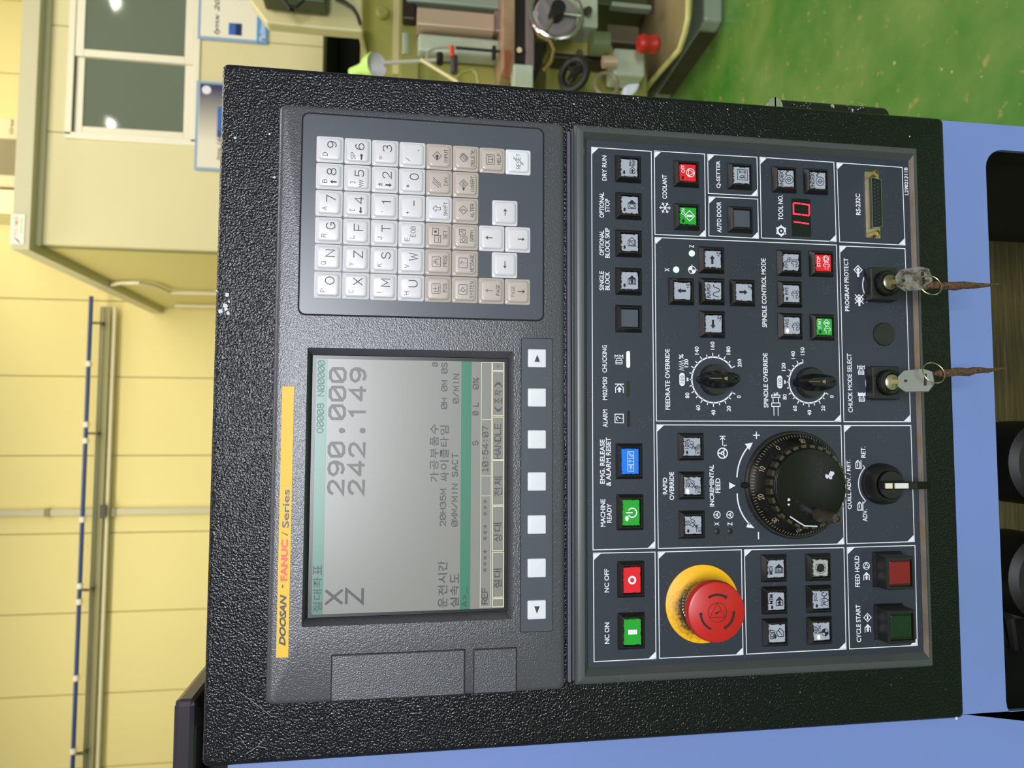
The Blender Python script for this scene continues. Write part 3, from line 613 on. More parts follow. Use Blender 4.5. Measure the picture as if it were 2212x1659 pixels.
c = W(2190, 1340, .19); mk('inner_hose', M().tube([c + Vector((-.06, .03, .012)), c + Vector((-.03, .0, 0)), c + Vector((0, 0, .006)), c + Vector((.05, .05, .004)), c+Vector((.09, .08, 0))], .006), BLK, t, smooth=True)

# glossy black box left of and above the cabinet
yk = .045; a = P(423, 1525, -yk); b = P(373, 1525, -yk)
t = thing('top_cover', (a.x-.1, yk, a.z-.02), 'glossy dark box end standing behind the cabinet top at the left', 'cover')
GB = NT('glossy_dark_paint').set(lin('#332d33'), .2, spec=.6); 
mk('box', M().box(-.5, a.x+.004, yk, yk+.6, a.z, b.z), GB, t, bevel=.004)
mk('underside_shade', M().box(-.5, a.x-.012, yk+.03, yk+.6, a.z-.02, a.z-.0005), GROOVE_AND_SHADE, t)  # black block painting the shade under the box

# ------------------------------------------------------------------ black control cabinet
cxl, cxr, czt, czb = -.0407, .4299, .0402+ZT, -.5157+ZT
czb += .0025
t = thing('control_cabinet', (.2, .08, czb), 'black textured control cabinet carrying the grey screen unit and slate operator panel', 'cabinet')
R_ = .0035
L = [rr(cxl, cxr, czb, czt, .004, -.16), rr(cxl, cxr, czb, czt, .004, -R_), rr(cxl+.0006, cxr-.0006, czb+.0006, czt-.0006, .004, -R_*.45),
     rr(cxl+.0018, cxr-.0018, czb+.0018, czt-.0018, .004, -R_*.12), rr(cxl+R_, cxr-R_, czb+R_, czt-R_, .003, 0)]
mk('housing', M().loft(L, cap0=True, cap1=True), CAB, t, smooth=True)
# worn handle on the right side
yh = .02; a = W(1925, 243, yh); b = W(1662, 210, yh)
hz0, hz1 = W(1924, 240, yh).z, W(1660, 215, yh).z; xh = W(1800, 222, yh).x
WORN = NT('worn_black_handle'); v = WORN.geo(); WORN.set(WORN.mix(WORN.ramp(WORN.noise(v, 160, 4, .7), .60, .63), lin('#131312'), lin('#a9abb0')), .35)
h = mk('side_handle', M().loft([rr(cxr+.0005, xh, hz0, hz1, .006, -yh-.05), rr(cxr+.0005, xh, hz0, hz1, .006, -yh-.002), rr(cxr+.0005, xh-.002, hz0+.002, hz1-.002, .005, -yh)], cap0=True), WORN.m, t, smooth=True, label='black side handle with chipped paint')
mk('worn_tip', M().loft([rr(cxr+.001, xh+.0006, hz1-.012, hz1+.0008, .007, -yh-.05), rr(cxr+.001, xh+.0006, hz1-.012, hz1+.0008, .007, -yh+.0006)], cap0=True), flat('bare_metal_tip', '#d3cdbd', .25, metal=.8), h, smooth=True, label='bare metal tip')
# paint chips and scratches
CHIP = flat('bare_paint_chip', '#c9cbd6', .5)
mm = M()
for cx_, cy_, r in ((490, 637, 5), (486, 660, 6), (476, 672, 5), (495, 652, 2.5), (492, 676, 4), (488, 667, 4), (468, 628, 2), (508, 298, 3.5), (582, 290, 2.6), (593, 383, 2.8), (1240, 225, 1.6), (1368, 212, 1.4), (1378, 211, 1.2), (1965, 295, 1.6), (1572, 236, 1.4), (2066, 1552, 3), (1208, 1527, 1.2), (1282, 1487, 1.2)):
    n = 9; mm.quad([P(cx_+r*math.cos(2*PI*k/n)*(.7+.6*random.random()), cy_+r*math.sin(2*PI*k/n)*(.7+.6*random.random()), .0002) for k in range(n)])
for s_ in ([(519, 1496), (545, 1515), (587, 1548)], [(532, 1628), (557, 1612), (572, 1594)], [(557, 1613), (575, 1615)], [(520, 1595), (527, 1606)]):
    LINE(mm, s_, .00014, .0002)
mk('printed_chips', mm, CHIP, t, label='pale paint chips and scratches')

# ------------------------------------------------------------------ display unit
dM = .009; DU = thing('display_unit', (.2, -.004, -.1987+ZT), 'grey screen and keypad unit at the top of the black cabinet', 'display')
h1 = .1987
so = [P(652, 1356.6, dM), P(663.9, 749.3, dM), P(1110.6, 760.7, dM), P(1107.9, 1336, dM)]
ox0, ox1, oz0, oz1 = (so[0].x+so[3].x)/2, (so[1].x+so[2].x)/2, (so[2].z+so[3].z)/2, (so[0].z+so[1].z)/2
dS = .0035
si = [P(663, 1337.7, dS), P(675, 764.8, dS), P(1098.4, 775.6, dS), P(1095.7, 1318.7, dS)]
ix0, ix1, iz0, iz1 = (si[0].x+si[3].x)/2, (si[1].x+si[2].x)/2, (si[2].z+si[3].z)/2, (si[0].z+si[1].z)/2
e = .0004
L = [rr(0, .4, -h1+ZT, ZT, .004, e), rr(0, .4, -h1+ZT, ZT, .004, dM-.003), rr(.0006, .3994, -h1+.0008+ZT, ZT-.0008, .004, dM-.0012), rr(.0016, .3984, -h1+.0022+ZT, ZT-.0022, .004, dM-.0003), rr(.003, .397, -h1+.004+ZT, ZT-.004, .003, dM),
     rr(ox0, ox1, oz0, oz1, .0008, dM), rr(ix0, ix1, iz0, iz1, .0005, dS), rr(ix0, ix1, iz0, iz1, .0005, e)]
mk('bezel', M().loft(L, cap0=True, cap1=True), MDI, DU, smooth=True)
# keypad
ka = box_px(650, 1174, 258, 0, dM)
kl, kr, kb, kt = P(900, 684, dM).x, P(900, 262, dM).x, P(1172, 470, dM).z, P(651, 470, dM).z
mk('groove', M().loft([rr(kl-.0012, kr+.0012, kb-.0012, kt+.0012, .005, dM+.00005)], cap1=True), GROOVE_AND_SHADE, DU)
kp = mk('keypad_plate', M().loft([rr(kl, kr, kb, kt, .004, dM), rr(kl, kr, kb, kt, .004, dM+.0004)], cap1=True), KEYPL, DU)
dk = dM+.0004
A00, A05, A70, A75 = P(708.2, 616.3, dk), P(713.2, 323.8, dk), P(1117.5, 631, dk), P(1118.8, 351.4, dk)
def kpos(r, c):
    u, v_ = c/5, r/7
    return A00.x*(1-u)*(1-v_)+A05.x*u*(1-v_)+A70.x*(1-u)*v_+A75.x*u*v_, A00.z*(1-u)*(1-v_)+A05.z*u*(1-v_)+A70.z*(1-u)*v_+A75.z*u*v_
K = M(); H = .0090
K.loft([rc(0, 0, H, H, .0013, 0), rc(0, 0, H, H, .0013, .0005), rc(0, 0, H-.0007, H-.0007, .0016, .0009), rc(0, 0, H-.0013, H-.0013, .002, .0011), rc(0, 0, H-.0017, H-.0017, .002, .0019), rc(0, 0, H-.0022, H-.0022, .002, .0023), rc(0, 0, H-.003, H-.003, .0018, .0024)])
_km = {}
def key(r, c, mat, label, draw_):
    x, z = kpos(r, c)
    if mat.name not in _km:
        o = mk('key_cap', K, mat, DU, origin=(0, 0, 0), smooth=True); _km[mat.name] = o.data; me = o.data; bpy.data.objects.remove(o)
    o = mk('key_cap', _km[mat.name], None, DU, origin=(x, -dk, z), label=label)
    mm = M(); draw_(mm, x, z); mk('legend', mm, INK, o)
    return o
dl = dk+.0025
def put_(p): return (p[0], -dl, p[1])
def ks(mm, s, x, z, cx, cz, w_, h_, wd=.00038, gap=1.6): ST(mm, s, x+cx-w_/2, x+cx+w_/2, z+cz-h_/2, z+cz+h_/2, wd, put_, gap)
def two(small, big, sp=None):
    def f(mm, x, z):
        n = len(small)
        if small: ks(mm, small, x, z, -.0040, .0030, .0021*n+.0003*(n-1), .0030, .00034)
        if sp: IC(mm, sp, x-.0042, z-.0026, .0022, .0004, dl)
        if big == 'EOB': ks(mm, 'EOB', x, z, .0016, -.0010, .0072, .0031, .00032)
        elif big: ks(mm, big, x, z, .0028, -.0014, {'M': .005, 'W': .005, 'O': .005}.get(big, .0044), .0058, .00058)
    return f
UPA = '#-.25,-1 .25,-1 .25,.2 .6,.2 0,1 -.6,.2 -.25,.2'; DNA = '#-.25,1 .25,1 .25,-.2 .6,-.2 0,-1 -.6,-.2 -.25,-.2'
RTA = '#-1,-.25 .2,-.25 .2,-.6 1,0 .2,.6 .2,.25 -1,.25'; LTA = '#1,-.25 -.2,-.25 -.2,-.6 -1,0 -.2,.6 -.2,.25 1,.25'
rows = [[('P', 'O'), ('Q', 'N'), ('R', 'G'), ('A', '7'), ('B', '8', UPA), ('D', '9')],
        [('C', 'X'), ('Y', 'Z'), ('L', 'F'), ('[', '4', LTA), (']', '5', '-1,.6 -.7,-.7 -.3,.6 0,-.7 .3,.6 .7,-.7 1,.6'), ('SP', '6', RTA)],
        [('I', 'M'), ('K', 'S'), ('J', 'T'), (',', '1'), ('#', '2', DNA), ('=', '3')],
        [('H', 'U'), ('V', 'W'), ('E', 'EOB'), ('+', '-'), ('*', '0'), ('/', '.')]]
for r, row in enumerate(rows):
    for c, q in enumerate(row): key(r, c, WHKEY, 'white key printed %s %s' % (q[0], q[1]), two(*q))
def word(s, icon, h=.0023, hz_=-.0046, s_=.0030):
    def f(mm, x, z):
        w_ = min(.0118, len(s)*.0019)
        if s: ks(mm, s, x, z, 0 if len(s) > 4 else .0006, hz_, w_, h, .00031, 1.5)
        if icon: IC(mm, icon, x, z+.0016, s_, .00033, dl)
    return f
SCR = '-1,.9 1,.9 1.15,.75 1.15,-.85 1,-1 -1,-1 -1.15,-.85 -1.15,.75 -1,.9'
DIA = '0,1 1,0 0,-1 -1,0 0,1'
wk = [(4, 0, 'POS', SCR+';-.7,-.6 .6,-.6;-.7,-.6 -.7,.5;0,-.3 0,.6;-.4,.15 .4,.15;.8,-.2 .8,.5', BGKEY), (4, 1, 'PROG', SCR+';-.5,-.7 -.5,.0 0,.6 .6,0 .6,-.7;-.2,-.3 .2,.1 -.2,.3', BGKEY),
      (4, 2, 'SET', '-1.7,.4 -.1,.4 -.1,-1 -1.7,-1 -1.7,.4;0,.9 1.6,.9 1.6,-.5 0,-.5 0,.9;o.8,.2,.3,.3;-1.4,-.5 -.5,-.5', BGKEY), (4, 3, 'SHIFT', '-.3,-.9 .3,-.9 .3,.1 .7,.1 0,.9 -.7,.1 -.3,.1 -.3,-.9', WHKEY),
      (4, 4, 'CAN', '-1,-.9 .6,.9;-.5,-.9 1.1,.9;-1.3,-.5 .1,1.1', BGKEY), (4, 5, 'INPUT', DIA+';#-1,-.2 -.2,-.2 -.2,-.5 .4,0 -.2,.5 -.2,.2 -1,.2', BGKEY),
      (5, 0, 'SYSTEM', SCR+';-.3,.6 .5,0 -.3,-.6 -.5,0 -.3,.6', BGKEY), (5, 1, 'MESSAGE', SCR+';-.3,.3 0,.6 .35,.3 0,-.1 0,-.3;0,-.6 0,-.7', BGKEY),
      (5, 2, 'GRPH', '-1.5,.7 -.1,.7 -.1,-.9 -1.5,-.9 -1.5,.7;-.8,.4 -.3,-.1 -.8,-.6 -1.3,-.1 -.8,.4;.3,.9 1.6,.9 1.6,-.5 .3,-.5 .3,.9;.5,-.3 1.1,.6 1.4,-.3', BGKEY), (5, 3, 'ALTER', DIA+';.25,.35 -.1,.5 -.2,.2 .2,-.1 0,-.45 -.3,-.3', BGKEY),
      (5, 4, 'INSERT', DIA+';-.4,.3 .4,.3;-.6,.05 .6,.05;-.4,-.3 .4,-.3;#-1.6,-.15 -1.2,-.15 -1.2,-.4 -.8,0 -1.2,.4 -1.2,.15 -1.6,.15', BGKEY), (5, 5, 'DELETE', DIA+';-.8,-.8 .4,.8;-.4,-.9 .8,.7;0,-.9 1.1,.5', BGKEY),
      (6, 0, 'PAGE', '0,-.8 0,.8;-.4,.3 0,.8 .4,.3', BGKEY), (6, 5, 'HELP', SCR+';-.7,-.5 -.7,.5 0,.35 .7,.5 .7,-.5 0,-.65 -.7,-.5;0,.35 0,-.65', BGKEY)]
for r, c, s_, ic, mt in wk: key(r, c, mt, '%s key printed %s' % ('white' if mt is WHKEY else 'beige', s_), word(s_, ic))
key(7, 0, BGKEY, 'beige key printed PAGE with a down arrow', lambda mm, x, z: (ks(mm, 'PAGE', x, z, 0, .0036, .0076, .0024, .00024, 1.5), IC(mm, '0,.8 0,-.8;-.4,-.3 0,-.8 .4,-.3', x, z-.0024, .0028, .0005, dl)))
key(7, 5, WHKEY2, 'bright white key printed RESET', lambda mm, x, z: (ks(mm, 'RESET', x, z, 0, 0, .0108, .0026, .0003, 1.5), IC(mm, '-1.1,-1.5 -.4,-.6;-.7,-1.5 0,-.6;.1,.6 .9,1.5;.5,.6 1.3,1.5', x, z, .0024, .0003, dl)))
for r, c, ic, lb in ((6, 2, '0,-.9 0,.9;-.35,.4 0,.9 .35,.4', 'up'), (7, 2, '0,-.9 0,.9;-.35,-.4 0,-.9 .35,-.4', 'down'), (6.5, 1, '-.9,0 .9,0;-.4,.35 -.9,0 -.4,-.35', 'left'), (6.5, 3, '-.9,0 .9,0;.4,.35 .9,0 .4,-.35', 'right')):
    key(r, c, WHKEY, 'white key with a small %s arrow' % lb, lambda mm, x, z: IC(mm, ic, x, z+(.002 if r != 7 else -.002)*(0 if r == 6.5 else 1), .0024, .0006, dl))
# LCD
scr = mk('screen', M().box(ix0+.0003, ix1-.0003, -dS+.0002, -dS+.0015, iz0+.0003, iz1-.0003), flat('screen_border', '#100e0d', .3), DU)
Q = [P(673, 1329, dS), P(684, 775.6, dS), P(1091.6, 781.8, dS), P(1087.5, 1312, dS)]
lx0, lx1, lz0, lz1 = (Q[0].x+Q[3].x)/2, (Q[1].x+Q[2].x)/2, (Q[2].z+Q[3].z)/2, (Q[0].z+Q[1].z)/2
mk('screen_field', M().box(lx0, lx1, -dS, -dS+.0001, lz0, lz1), LCDM, scr, label='grey lit field of the screen')
ds = dS+.00012
mm = M()
for z0, z1 in ((lz1-.0072, lz1-.0001), (P(1017, 1050, dS).z, P(995, 1050, dS).z)):
    mm = M(); mm.quad([(lx0, -ds, z0), (lx1, -ds, z0), (lx1, -ds, z1), (lx0, -ds, z1)]); mk('screen_band', mm, LCDG, scr)
dt = dS+.0003; mm = M()
_SP, _T = SP, T
def SP(m_, *a):
    q = M(); _SP(q, *a); mk('screen_text', q, SCM[0], scr)
def TS(s_, a):
    q = M(); n = len(s_); st = (a[3]-a[2]+4)/n
    for i, ch in enumerate(s_): _T(q, ch, a[0], a[1], a[3]-st*i-st+4.5, a[3]-st*i, dt, .008)
    mk('screen_text', q, LCDK, scr)
SCM = [LCDK]
SP(mm, 'X', 704, 738, 1276, 1304, dt, .0017); SP(mm, 'Z', 748, 783, 1273, 1303, dt, .0017)
for s_, a in (('운전시간', (946, 966, 1211.5, 1312.7)), ('실속도', (972, 991, 1238.7, 1312)), ('가공부품수', (928.9, 947.3, 915.8, 1041.4)), ('싸이클타임', (950.5, 969, 918.8, 1040)), ('절대좌표', (676, 695, 1220, 1322.7))):
    TS(s_, a)
for s_, a in (('(조작)', (1068, 1085, 824.4, 889.5)), ('전체', (1067, 1085, 1029, 1072.6)), ('상대', (1066, 1084, 1128.8, 1170.9)), ('절대', (1066, 1084, 1227.8, 1271))): TS(s_, a)
sw_ = .00064
SP(mm, '2øH35M', 951, 962.5, 1057, 1136, dt, sw_); SP(mm, 'øMM/MIN SACT', 976.5, 988, 979.6, 1137, dt, sw_); SP(mm, 'ø', 934.5, 945, 783.5, 791, dt, sw_)
SP(mm, 'øH øM øS', 953.8, 965.5, 784, 882.7, dt, sw_); SP(mm, 'ø/MIN', 979, 990.7, 808.5, 870.5, dt, sw_); SP(mm, 'A>_', 998, 1009, 1270, 1310.5, dt, sw_)
SP(mm, 'S', 1021, 1032.5, 952.7, 962, dt, sw_); SP(mm, 'ø L', 1021.5, 1033, 870, 896.3, dt, sw_); SP(mm, 'ø%', 1022, 1033.5, 816.8, 840, dt, sw_)
SP(mm, 'REF', 1041, 1053, 1270, 1304.6, dt, sw_)
SP(mm, '****', 1041, 1054, 1186.6, 1236.5, dt, .0003); SP(mm, '***', 1041, 1054, 1132.3, 1168, dt, .0003); SP(mm, '***', 1041, 1054, 1078, 1114.6, dt, .0003)
SP(mm, 'ïø:54:ø7', 1042, 1054, 921, 1020, dt, sw_); SP(mm, '+', 1071, 1080, 786.5, 795, dt, .0003); SP(mm, 'HANDLE', 1068.5, 1081.5, 915.8, 990.4, dt, sw_)
SCM[0] = LCDP; mm = M(); SP(mm, '29ø.øøø', 711.5, 743, 796, 1067, dt, .0019, 1.72); SP(mm, '242.149', 755.5, 787, 796, 1067, dt, .0019, 1.72)
for px_ in (738, 783): q = P(px_, 930, dt); IC(mm, 'o0,0,1,1', q.x, q.z, .0019, .001, dt+.00015)
mk('screen_dots', mm, LCDP, scr)
SCM[0] = LCDF; SP(mm, 'Oøøø8 Nøøøøø', 686, 699, 779, 935, dt, sw_); SP = _SP
mm = M()
def LR(x0, x1, y0, y1, wd=.00035):
    a, b, c, e_ = box_px(x0, x1, y0, y1, dt); draw(mm, [('s', [(a, c), (b, c), (b, e_), (a, e_), (a, c)])], lambda p: p, wd, lambda p: (p[0], -dt, p[1]))
LR(1038.7, 1061, 783, 1311)
for y_ in (906.6, 1028, 1071): LINE(mm, [(1039.5, y_), (1060.5, y_)], .0003, dt)
for y0, y1 in ((783, 800.5), (803, 897.7), (901, 993), (995, 1090.8), (1093.5, 1189.3), (1193, 1290), (1293, 1310.5)): LR(1064, 1088, y0, y1, .0005)
mk('screen_lines', mm, LCDL, scr, label='pale soft key boxes')
# soft keys
dm2 = dM+.0003
sl, sr, sb, st_ = P(1160, 1363.4, dM).x, P(1160, 731.7, dM).x, P(1193.3, 1045, dM).z, P(1125.7, 1045, dM).z
mk('groove', M().loft([rr(sl-.0005, sr+.0005, sb-.0005, st_+.0005, .0015, dM+.00005)]), GROOVE_AND_SHADE, DU)
mk('soft_key_strip', M().loft([rr(sl, sr, sb, st_, .0012, dM), rr(sl, sr, sb, st_, .0012, dm2)]), SOFTPL, DU)
K2 = M().loft([rc(0, 0, .0064, .0064, .0009, 0), rc(0, 0, .0064, .0064, .0009, .0008), rc(0, 0, .0061, .0061, .0008, .0012), rc(0, 0, .0052, .0052, .001, .0013)])
sk = mk('soft_key', K2, WHKEY2, DU, origin=(0, 0, 0), smooth=True); skm = sk.data; bpy.data.objects.remove(sk)
for i, py_ in enumerate((774.2, 858.9, 949.2, 1040, 1132.9, 1226.5, 1316.5)):
    q = P(1159.4, py_, dm2); o = mk('soft_key', skm, None, DU, origin=(q.x, -dm2, P(1159.4, 1045, dm2).z), label='white soft key with a black triangle' if i in (0, 6) else None)
    if i in (0, 6):
        mm = M(); s_ = 1 if i == 0 else -1; zz = P(1159.4, 1045, dm2).z; mm.quad([(q.x-.0025*s_, -dm2-.0015, zz-.0019*s_), (q.x+.0025*s_, -dm2-.0015, zz), (q.x-.0025*s_, -dm2-.0015, zz+.0019*s_)]); mk('legend', mm, INK, o)
# card slot flaps, sticker, embossed word
for (pa, pb_) in (((717.5, 1416), (1003.4, 1404)), ((1024.6, 1404), (1115.2, 1399))):
    z1, z0 = P(pa[0], pa[1], dM).z, P(pb_[0], pb_[1], dM).z; x1 = P(pa[0]*.5+pb_[0]*.5, pa[1]*.5+pb_[1]*.5, dM).x
    g_ = mk('groove', M().quad([(.0002, -dM-.00004, z0-.0006), (x1+.0006, -dM-.00004, z0-.0006), (x1+.0006, -dM-.00004, z1+.0006), (.0002, -dM-.00004, z1+.0006)]), GROOVE_AND_SHADE, DU)
    mk('slot_flap', M().loft([rr(.001, x1, z0, z1, .0006, dM), rr(.001, x1, z0, z1, .0006, dM+.0002), rr(.0014, x1-.0005, z0+.0005, z1-.0005, .0006, dM+.0006)]), MDI, DU)
a, b = P(616, 834.8, dM).x, P(616, 1420, dM).x; z1, z0 = P(603, 1128, dM+.0003).z, P(629, 1128, dM+.0003).z
st = mk('name_sticker', M().box(b, a, -dM-.0003, -dM, z0, z1), STICK, DU, label='yellow name strip')
mm = M(); d3 = dM+.0004
NAVY = flat('navy_ink', '#35363f', .4)
for aa in (('DOOSAN', 603.5, 618, 1284, 1395.5, d3, .045, .3), ('-', 609, 612, 1263, 1270, d3, .03), ('i', 609, 622, 1149, 1158, d3, .01, .4), ('Series', 610, 625, 1057.3, 1140.3, d3, .02)):
    mm = M(); T(mm, *aa); mk('lettering', mm, NAVY, st)
mm = M(); T(mm, 'FANUC', 606.5, 621.5, 1165.7, 1255, d3, .045); mk('lettering', mm, flat('red_ink', '#e0483c', .4), st)
mm = M(); v_, f_ = text_poly('FANUC', 0.); a, b, c, e_ = box_px(1186, 1195, 318, 375, dM)
mm.add([(a+u*(b-a), -dM-.00025, c+t_*(e_-c)) for u, t_ in v_], f_); mk('lettering', mm, MDI, DU)
# spacer strips between the two units
z1, z0 = P(1226, 870, .006).z, P(1233.5, 870, .006).z
mk('spacer', M().box(.004, .395, -.006, -.0004, z0, z1), flat('mauve_grey_strip', '#5a5765', .35), DU, bevel=.0006)

# ------------------------------------------------------------------ operator panel
dF = .009; dP = .004
OP = thing('operator_panel', (.2, -.002, -.4815+ZT), 'slate operator panel with push buttons, dials and a grey raised frame', 'control panel')
o0 = (.0022, .3999, -.4815+ZT, -.2058+ZT)
def rect4(pts, d):
    q = [P(a, b, d) for a, b in pts]; return (q[0].x+q[3].x)/2, (q[1].x+q[2].x)/2, (q[2].z+q[3].z)/2, (q[0].z+q[1].z)/2
i1 = rect4([(1263.7, 1463.7), (1260, 283.7), (1975.3, 332.6), (2011, 1423.4)], dF); i2 = rect4([(1269.7, 1444.7), (1266, 302.5), (1962.5, 347), (1995, 1407)], dP)
def ins(r, e): return (r[0]+e, r[1]-e, r[2]+e, r[3]-e)
Lp = [rr(*o0, .001, .0004), rr(*o0, .001, dF-.003), rr(*ins(o0, .0004), .001, dF-.0016), rr(*ins(o0, .0013), .001, dF-.0005), rr(*ins(o0, .0028), .001, dF), rr(*i1, .0005, dF), rr(*i2, .0005, dP-.0003)]
mk('frame', M().loft(Lp, cap1=False), FRM, OP, smooth=True)
FP = mk('face_plate', M().loft([rr(*i2, .001, .0005), rr(*ins(i2, .0001), .001, dP)]), PLATE, OP)
DUST = NT('dust_on_ledge'); v = DUST.geo(); DUST.set(DUST.mix(DUST.ramp(DUST.noise(v, 60, 4, .6), .35, .65), lin('#8a8580'), lin('#8d7658')), .6)
mk('dusty_ledge', M().quad([(i2[0]+.0004, -dP-.0001, i2[2]+.0001), (i2[1]-.0004, -dP-.0001, i2[2]+.0001), (i1[1]-.0006, -dF+.0004, i1[2]+.0007), (i1[0]+.0006, -dF+.0004, i1[2]+.0007)]), DUST.m, OP, label='tan dust on the lower frame ledge')
mk('lip', M().box(.005, .397, -.0065, -.0004, P(1240.5, 870, .0065).z, P(1235.5, 870, .0065).z), FRM, OP, bevel=.0005)
dd_ = dP+.00012
mm = M(); lw = .00062
BXS = [((1278, 318), (1406.9, 327), (1415, 1184), (1281, 1188)), ((1413.6, 326), (1522, 332.8), (1524.3, 511), (1414.8, 506.4)), ((1528.6, 333.5), (1635, 339.6), (1636.8, 423.3), (1530, 417.8)),
 ((1531, 424.7), (1636.8, 430), (1638.6, 515), (1531.4, 509.5)), ((1641.6, 339.6), (1801.3, 350.6), (1806.4, 522), (1644.9, 514)), ((1807.5, 351.3), (1948.8, 361.6), (1955, 529.7), (1813.7, 522.4)),
 ((1414.8, 513), (1806.8, 529.4), (1816.4, 910.4), (1418, 909.4)), ((1813.7, 531.2), (1955, 537), (1967, 911), (1823, 911)), ((1418.4, 917.7), (1816.6, 919.2), (1823.3, 1175), (1422, 1184.8)),
 ((1823.3, 919.2), (1967.5, 919.2), (1975.2, 1170), (1829.4, 1174.6)), ((1281.8, 1195), (1415, 1192.5), (1417, 1422.6), (1283.3, 1429.4)), ((1421.6, 1192.5), (1601.5, 1187.5), (1605, 1414), (1424.7, 1422)),
 ((1608, 1187.7), (1823, 1183), (1827.7, 1402), (1612.5, 1413)), ((1829.8, 1182.5), (1976.4, 1178.3), (1981.6, 1394), (1835, 1401.8))]
for bq in BXS:
    mm = M(); LINE(mm, bq, lw, dd_, True)
    (ax_, ay_), (cx_, cy_) = bq[0], bq[2]; k_ = 16
    POLY(mm, [(ax_, ay_), (ax_+k_, ay_+.6), (ax_, ay_+k_)], dd_); POLY(mm, [(cx_, cy_), (cx_-k_, cy_+.3), (cx_, cy_-k_)], dd_); mk('printed_border', mm, WINK, FP)
mm = M(); B_ = .018
for s_, x0, x1, y0, y1 in [('DRY RUN', 1300.8, 1310.4, 336, 390), ('OPTIONAL', 1294.7, 1304.9, 415.5, 470.2), ('STOP', 1306.8, 1316.9, 429.5, 458.2), ('OPTIONAL', 1294.7, 1304.9, 497.5, 551.7), ('BLOCK SKIP', 1307, 1317, 492.2, 557),
 ('SINGLE', 1294.7, 1304.7, 585.5, 627), ('BLOCK', 1307, 1317, 586.7, 626.5), ('CHUCKING', 1301, 1311, 745.4, 804.9), ('M02/M30', 1301.6, 1311.7, 814, 864), ('ALARM', 1302, 1312.4, 884.7, 923), ('EMG. RELEASE', 1296, 1306.4, 949.4, 1045),
 ('& ALARM RESET', 1309, 1319.5, 944.8, 1050), ('MACHINE', 1297.2, 1307.7, 1078, 1137.8), ('READY', 1311, 1321, 1088, 1129.3), ('NC OFF', 1305.5, 1315.5, 1229, 1279.7), ('NC ON', 1306, 1316.5, 1344.8, 1390.6), ('COOLANT', 1430.6, 1440.6, 377.4, 429.5),
 ('Q-SETTER', 1547.4, 1557, 347.3, 406.6), ('AUTO DOOR', 1548.4, 1558.2, 436, 502.3), ('TOOL NO.', 1681, 1691.4, 421, 475.3), ('RS-232C', 1848.6, 1858.5, 418.4, 464.2), ('L29821311B', 1953.6, 1961.4, 361.7, 421.5), ('X', 1435.8, 1446, 579, 586.5), ('Z', 1489.3, 1499, 529, 535.3),
 ('FEEDRATE OVERRIDE', 1437, 1447, 753.6, 885), ('%', 1466.5, 1476.4, 764.8, 775.6), ('SPINDLE OVERRIDE', 1648.9, 1658.9, 762.6, 880.6), ('%', 1671.3, 1681, 847.5, 855.6), ('SPINDLE CONTROL MODE', 1645.3, 1655.4, 558, 707), ('PROGRAM PROTECT', 1824, 1833.6, 557.7, 672),
 ('CHUCK MODE SELECT', 1831, 1840.8, 763.4, 890.9), ('RAPID', 1431.6, 1441.2, 1031.7, 1067.8), ('OVERRIDE', 1446, 1456, 1019.7, 1080), ('INCREMENTAL', 1532.8, 1542.4, 1004, 1094), ('FEED', 1545.5, 1556, 1033, 1065), ('X', 1543.3, 1553.5, 1128, 1135.5), ('Z', 1571.7, 1582, 1128, 1135.5),
 ('QUILL ADV. / RET.', 1830, 1839.6, 992.7, 1100), ('RET.', 1860, 1869.7, 964.4, 988.6), ('ADV.', 1863.6, 1873.5, 1100, 1126.5), ('FEED HOLD', 1846.6, 1856.8, 1200.5, 1268), ('CYCLE START', 1849.5, 1859.3, 1306, 1387.3)]:
    mm = M(); T(mm, s_, x0, x1, y0, y1, dd_, B_); mk('printed_lettering', mm, WINK, FP, label='white printed ' + s_)
# dials, arcs and symbols
mm = M()
def flush(label=None):
    global mm
    if mm.v: mk('printed_symbol', mm, WINK, FP, label=label)
    mm = M()
_IP = IP
def IP(m_, *a):
    _IP(mm, *a); flush()
def dialring(px, py, R, a0, a1, labels, step, mk100):
    c = P(px, py, dd_); n = 48
    def pt(a, r): a = math.radians(a); return (c.x + r*math.sin(a), c.z + r*math.cos(a))
    put = lambda p: (p[0], -dd_, p[1])
    draw(mm, [('s', [pt(a0+(a1-a0)*k/n, R) for k in range(n+1)])], lambda p: p, .0011, put)
    k = a0
    i = 0
    while k <= a1 + .1:
        draw(mm, [('s', [pt(k, R), pt(k, R+(.0028 if i % 2 == 0 else .0022))])], lambda p: p, .0007, put); k += step; i += 1
    for s_, a in labels:
        q = pt(a, R + .0062 + .0011*(len(s_)-1)*abs(math.sin(math.radians(a)))); w_ = .0020*len(s_); 
        if s_ == '100':
            q = pt(a, R+.0075); pl = [(q[0]-.0028+ .0021*math.cos(b), q[1]+.0021*math.sin(b)) for b in [PI/2+PI*k/8 for k in range(9)]] + [(q[0]+.0028+.0021*math.cos(b), q[1]+.0021*math.sin(b)) for b in [-PI/2+PI*k/8 for k in range(9)]]
            mm.quad([put(p) for p in pl]); TW(ink, '100', q[0]-.0028, q[0]+.0028, q[1]-.0013, q[1]+.0013, dd_+.0001, 0.)
        else: TW(mm, s_, q[0]-w_/2, q[0]+w_/2, q[1]-.0016, q[1]+.0016, dd_, .02)
    q = pt(0, R+.0012); mm.quad([put(p) for p in ((q[0], q[1]), (q[0]-.0016, q[1]+.0028), (q[0]+.0016, q[1]+.0028))])
    return c
ink = M()
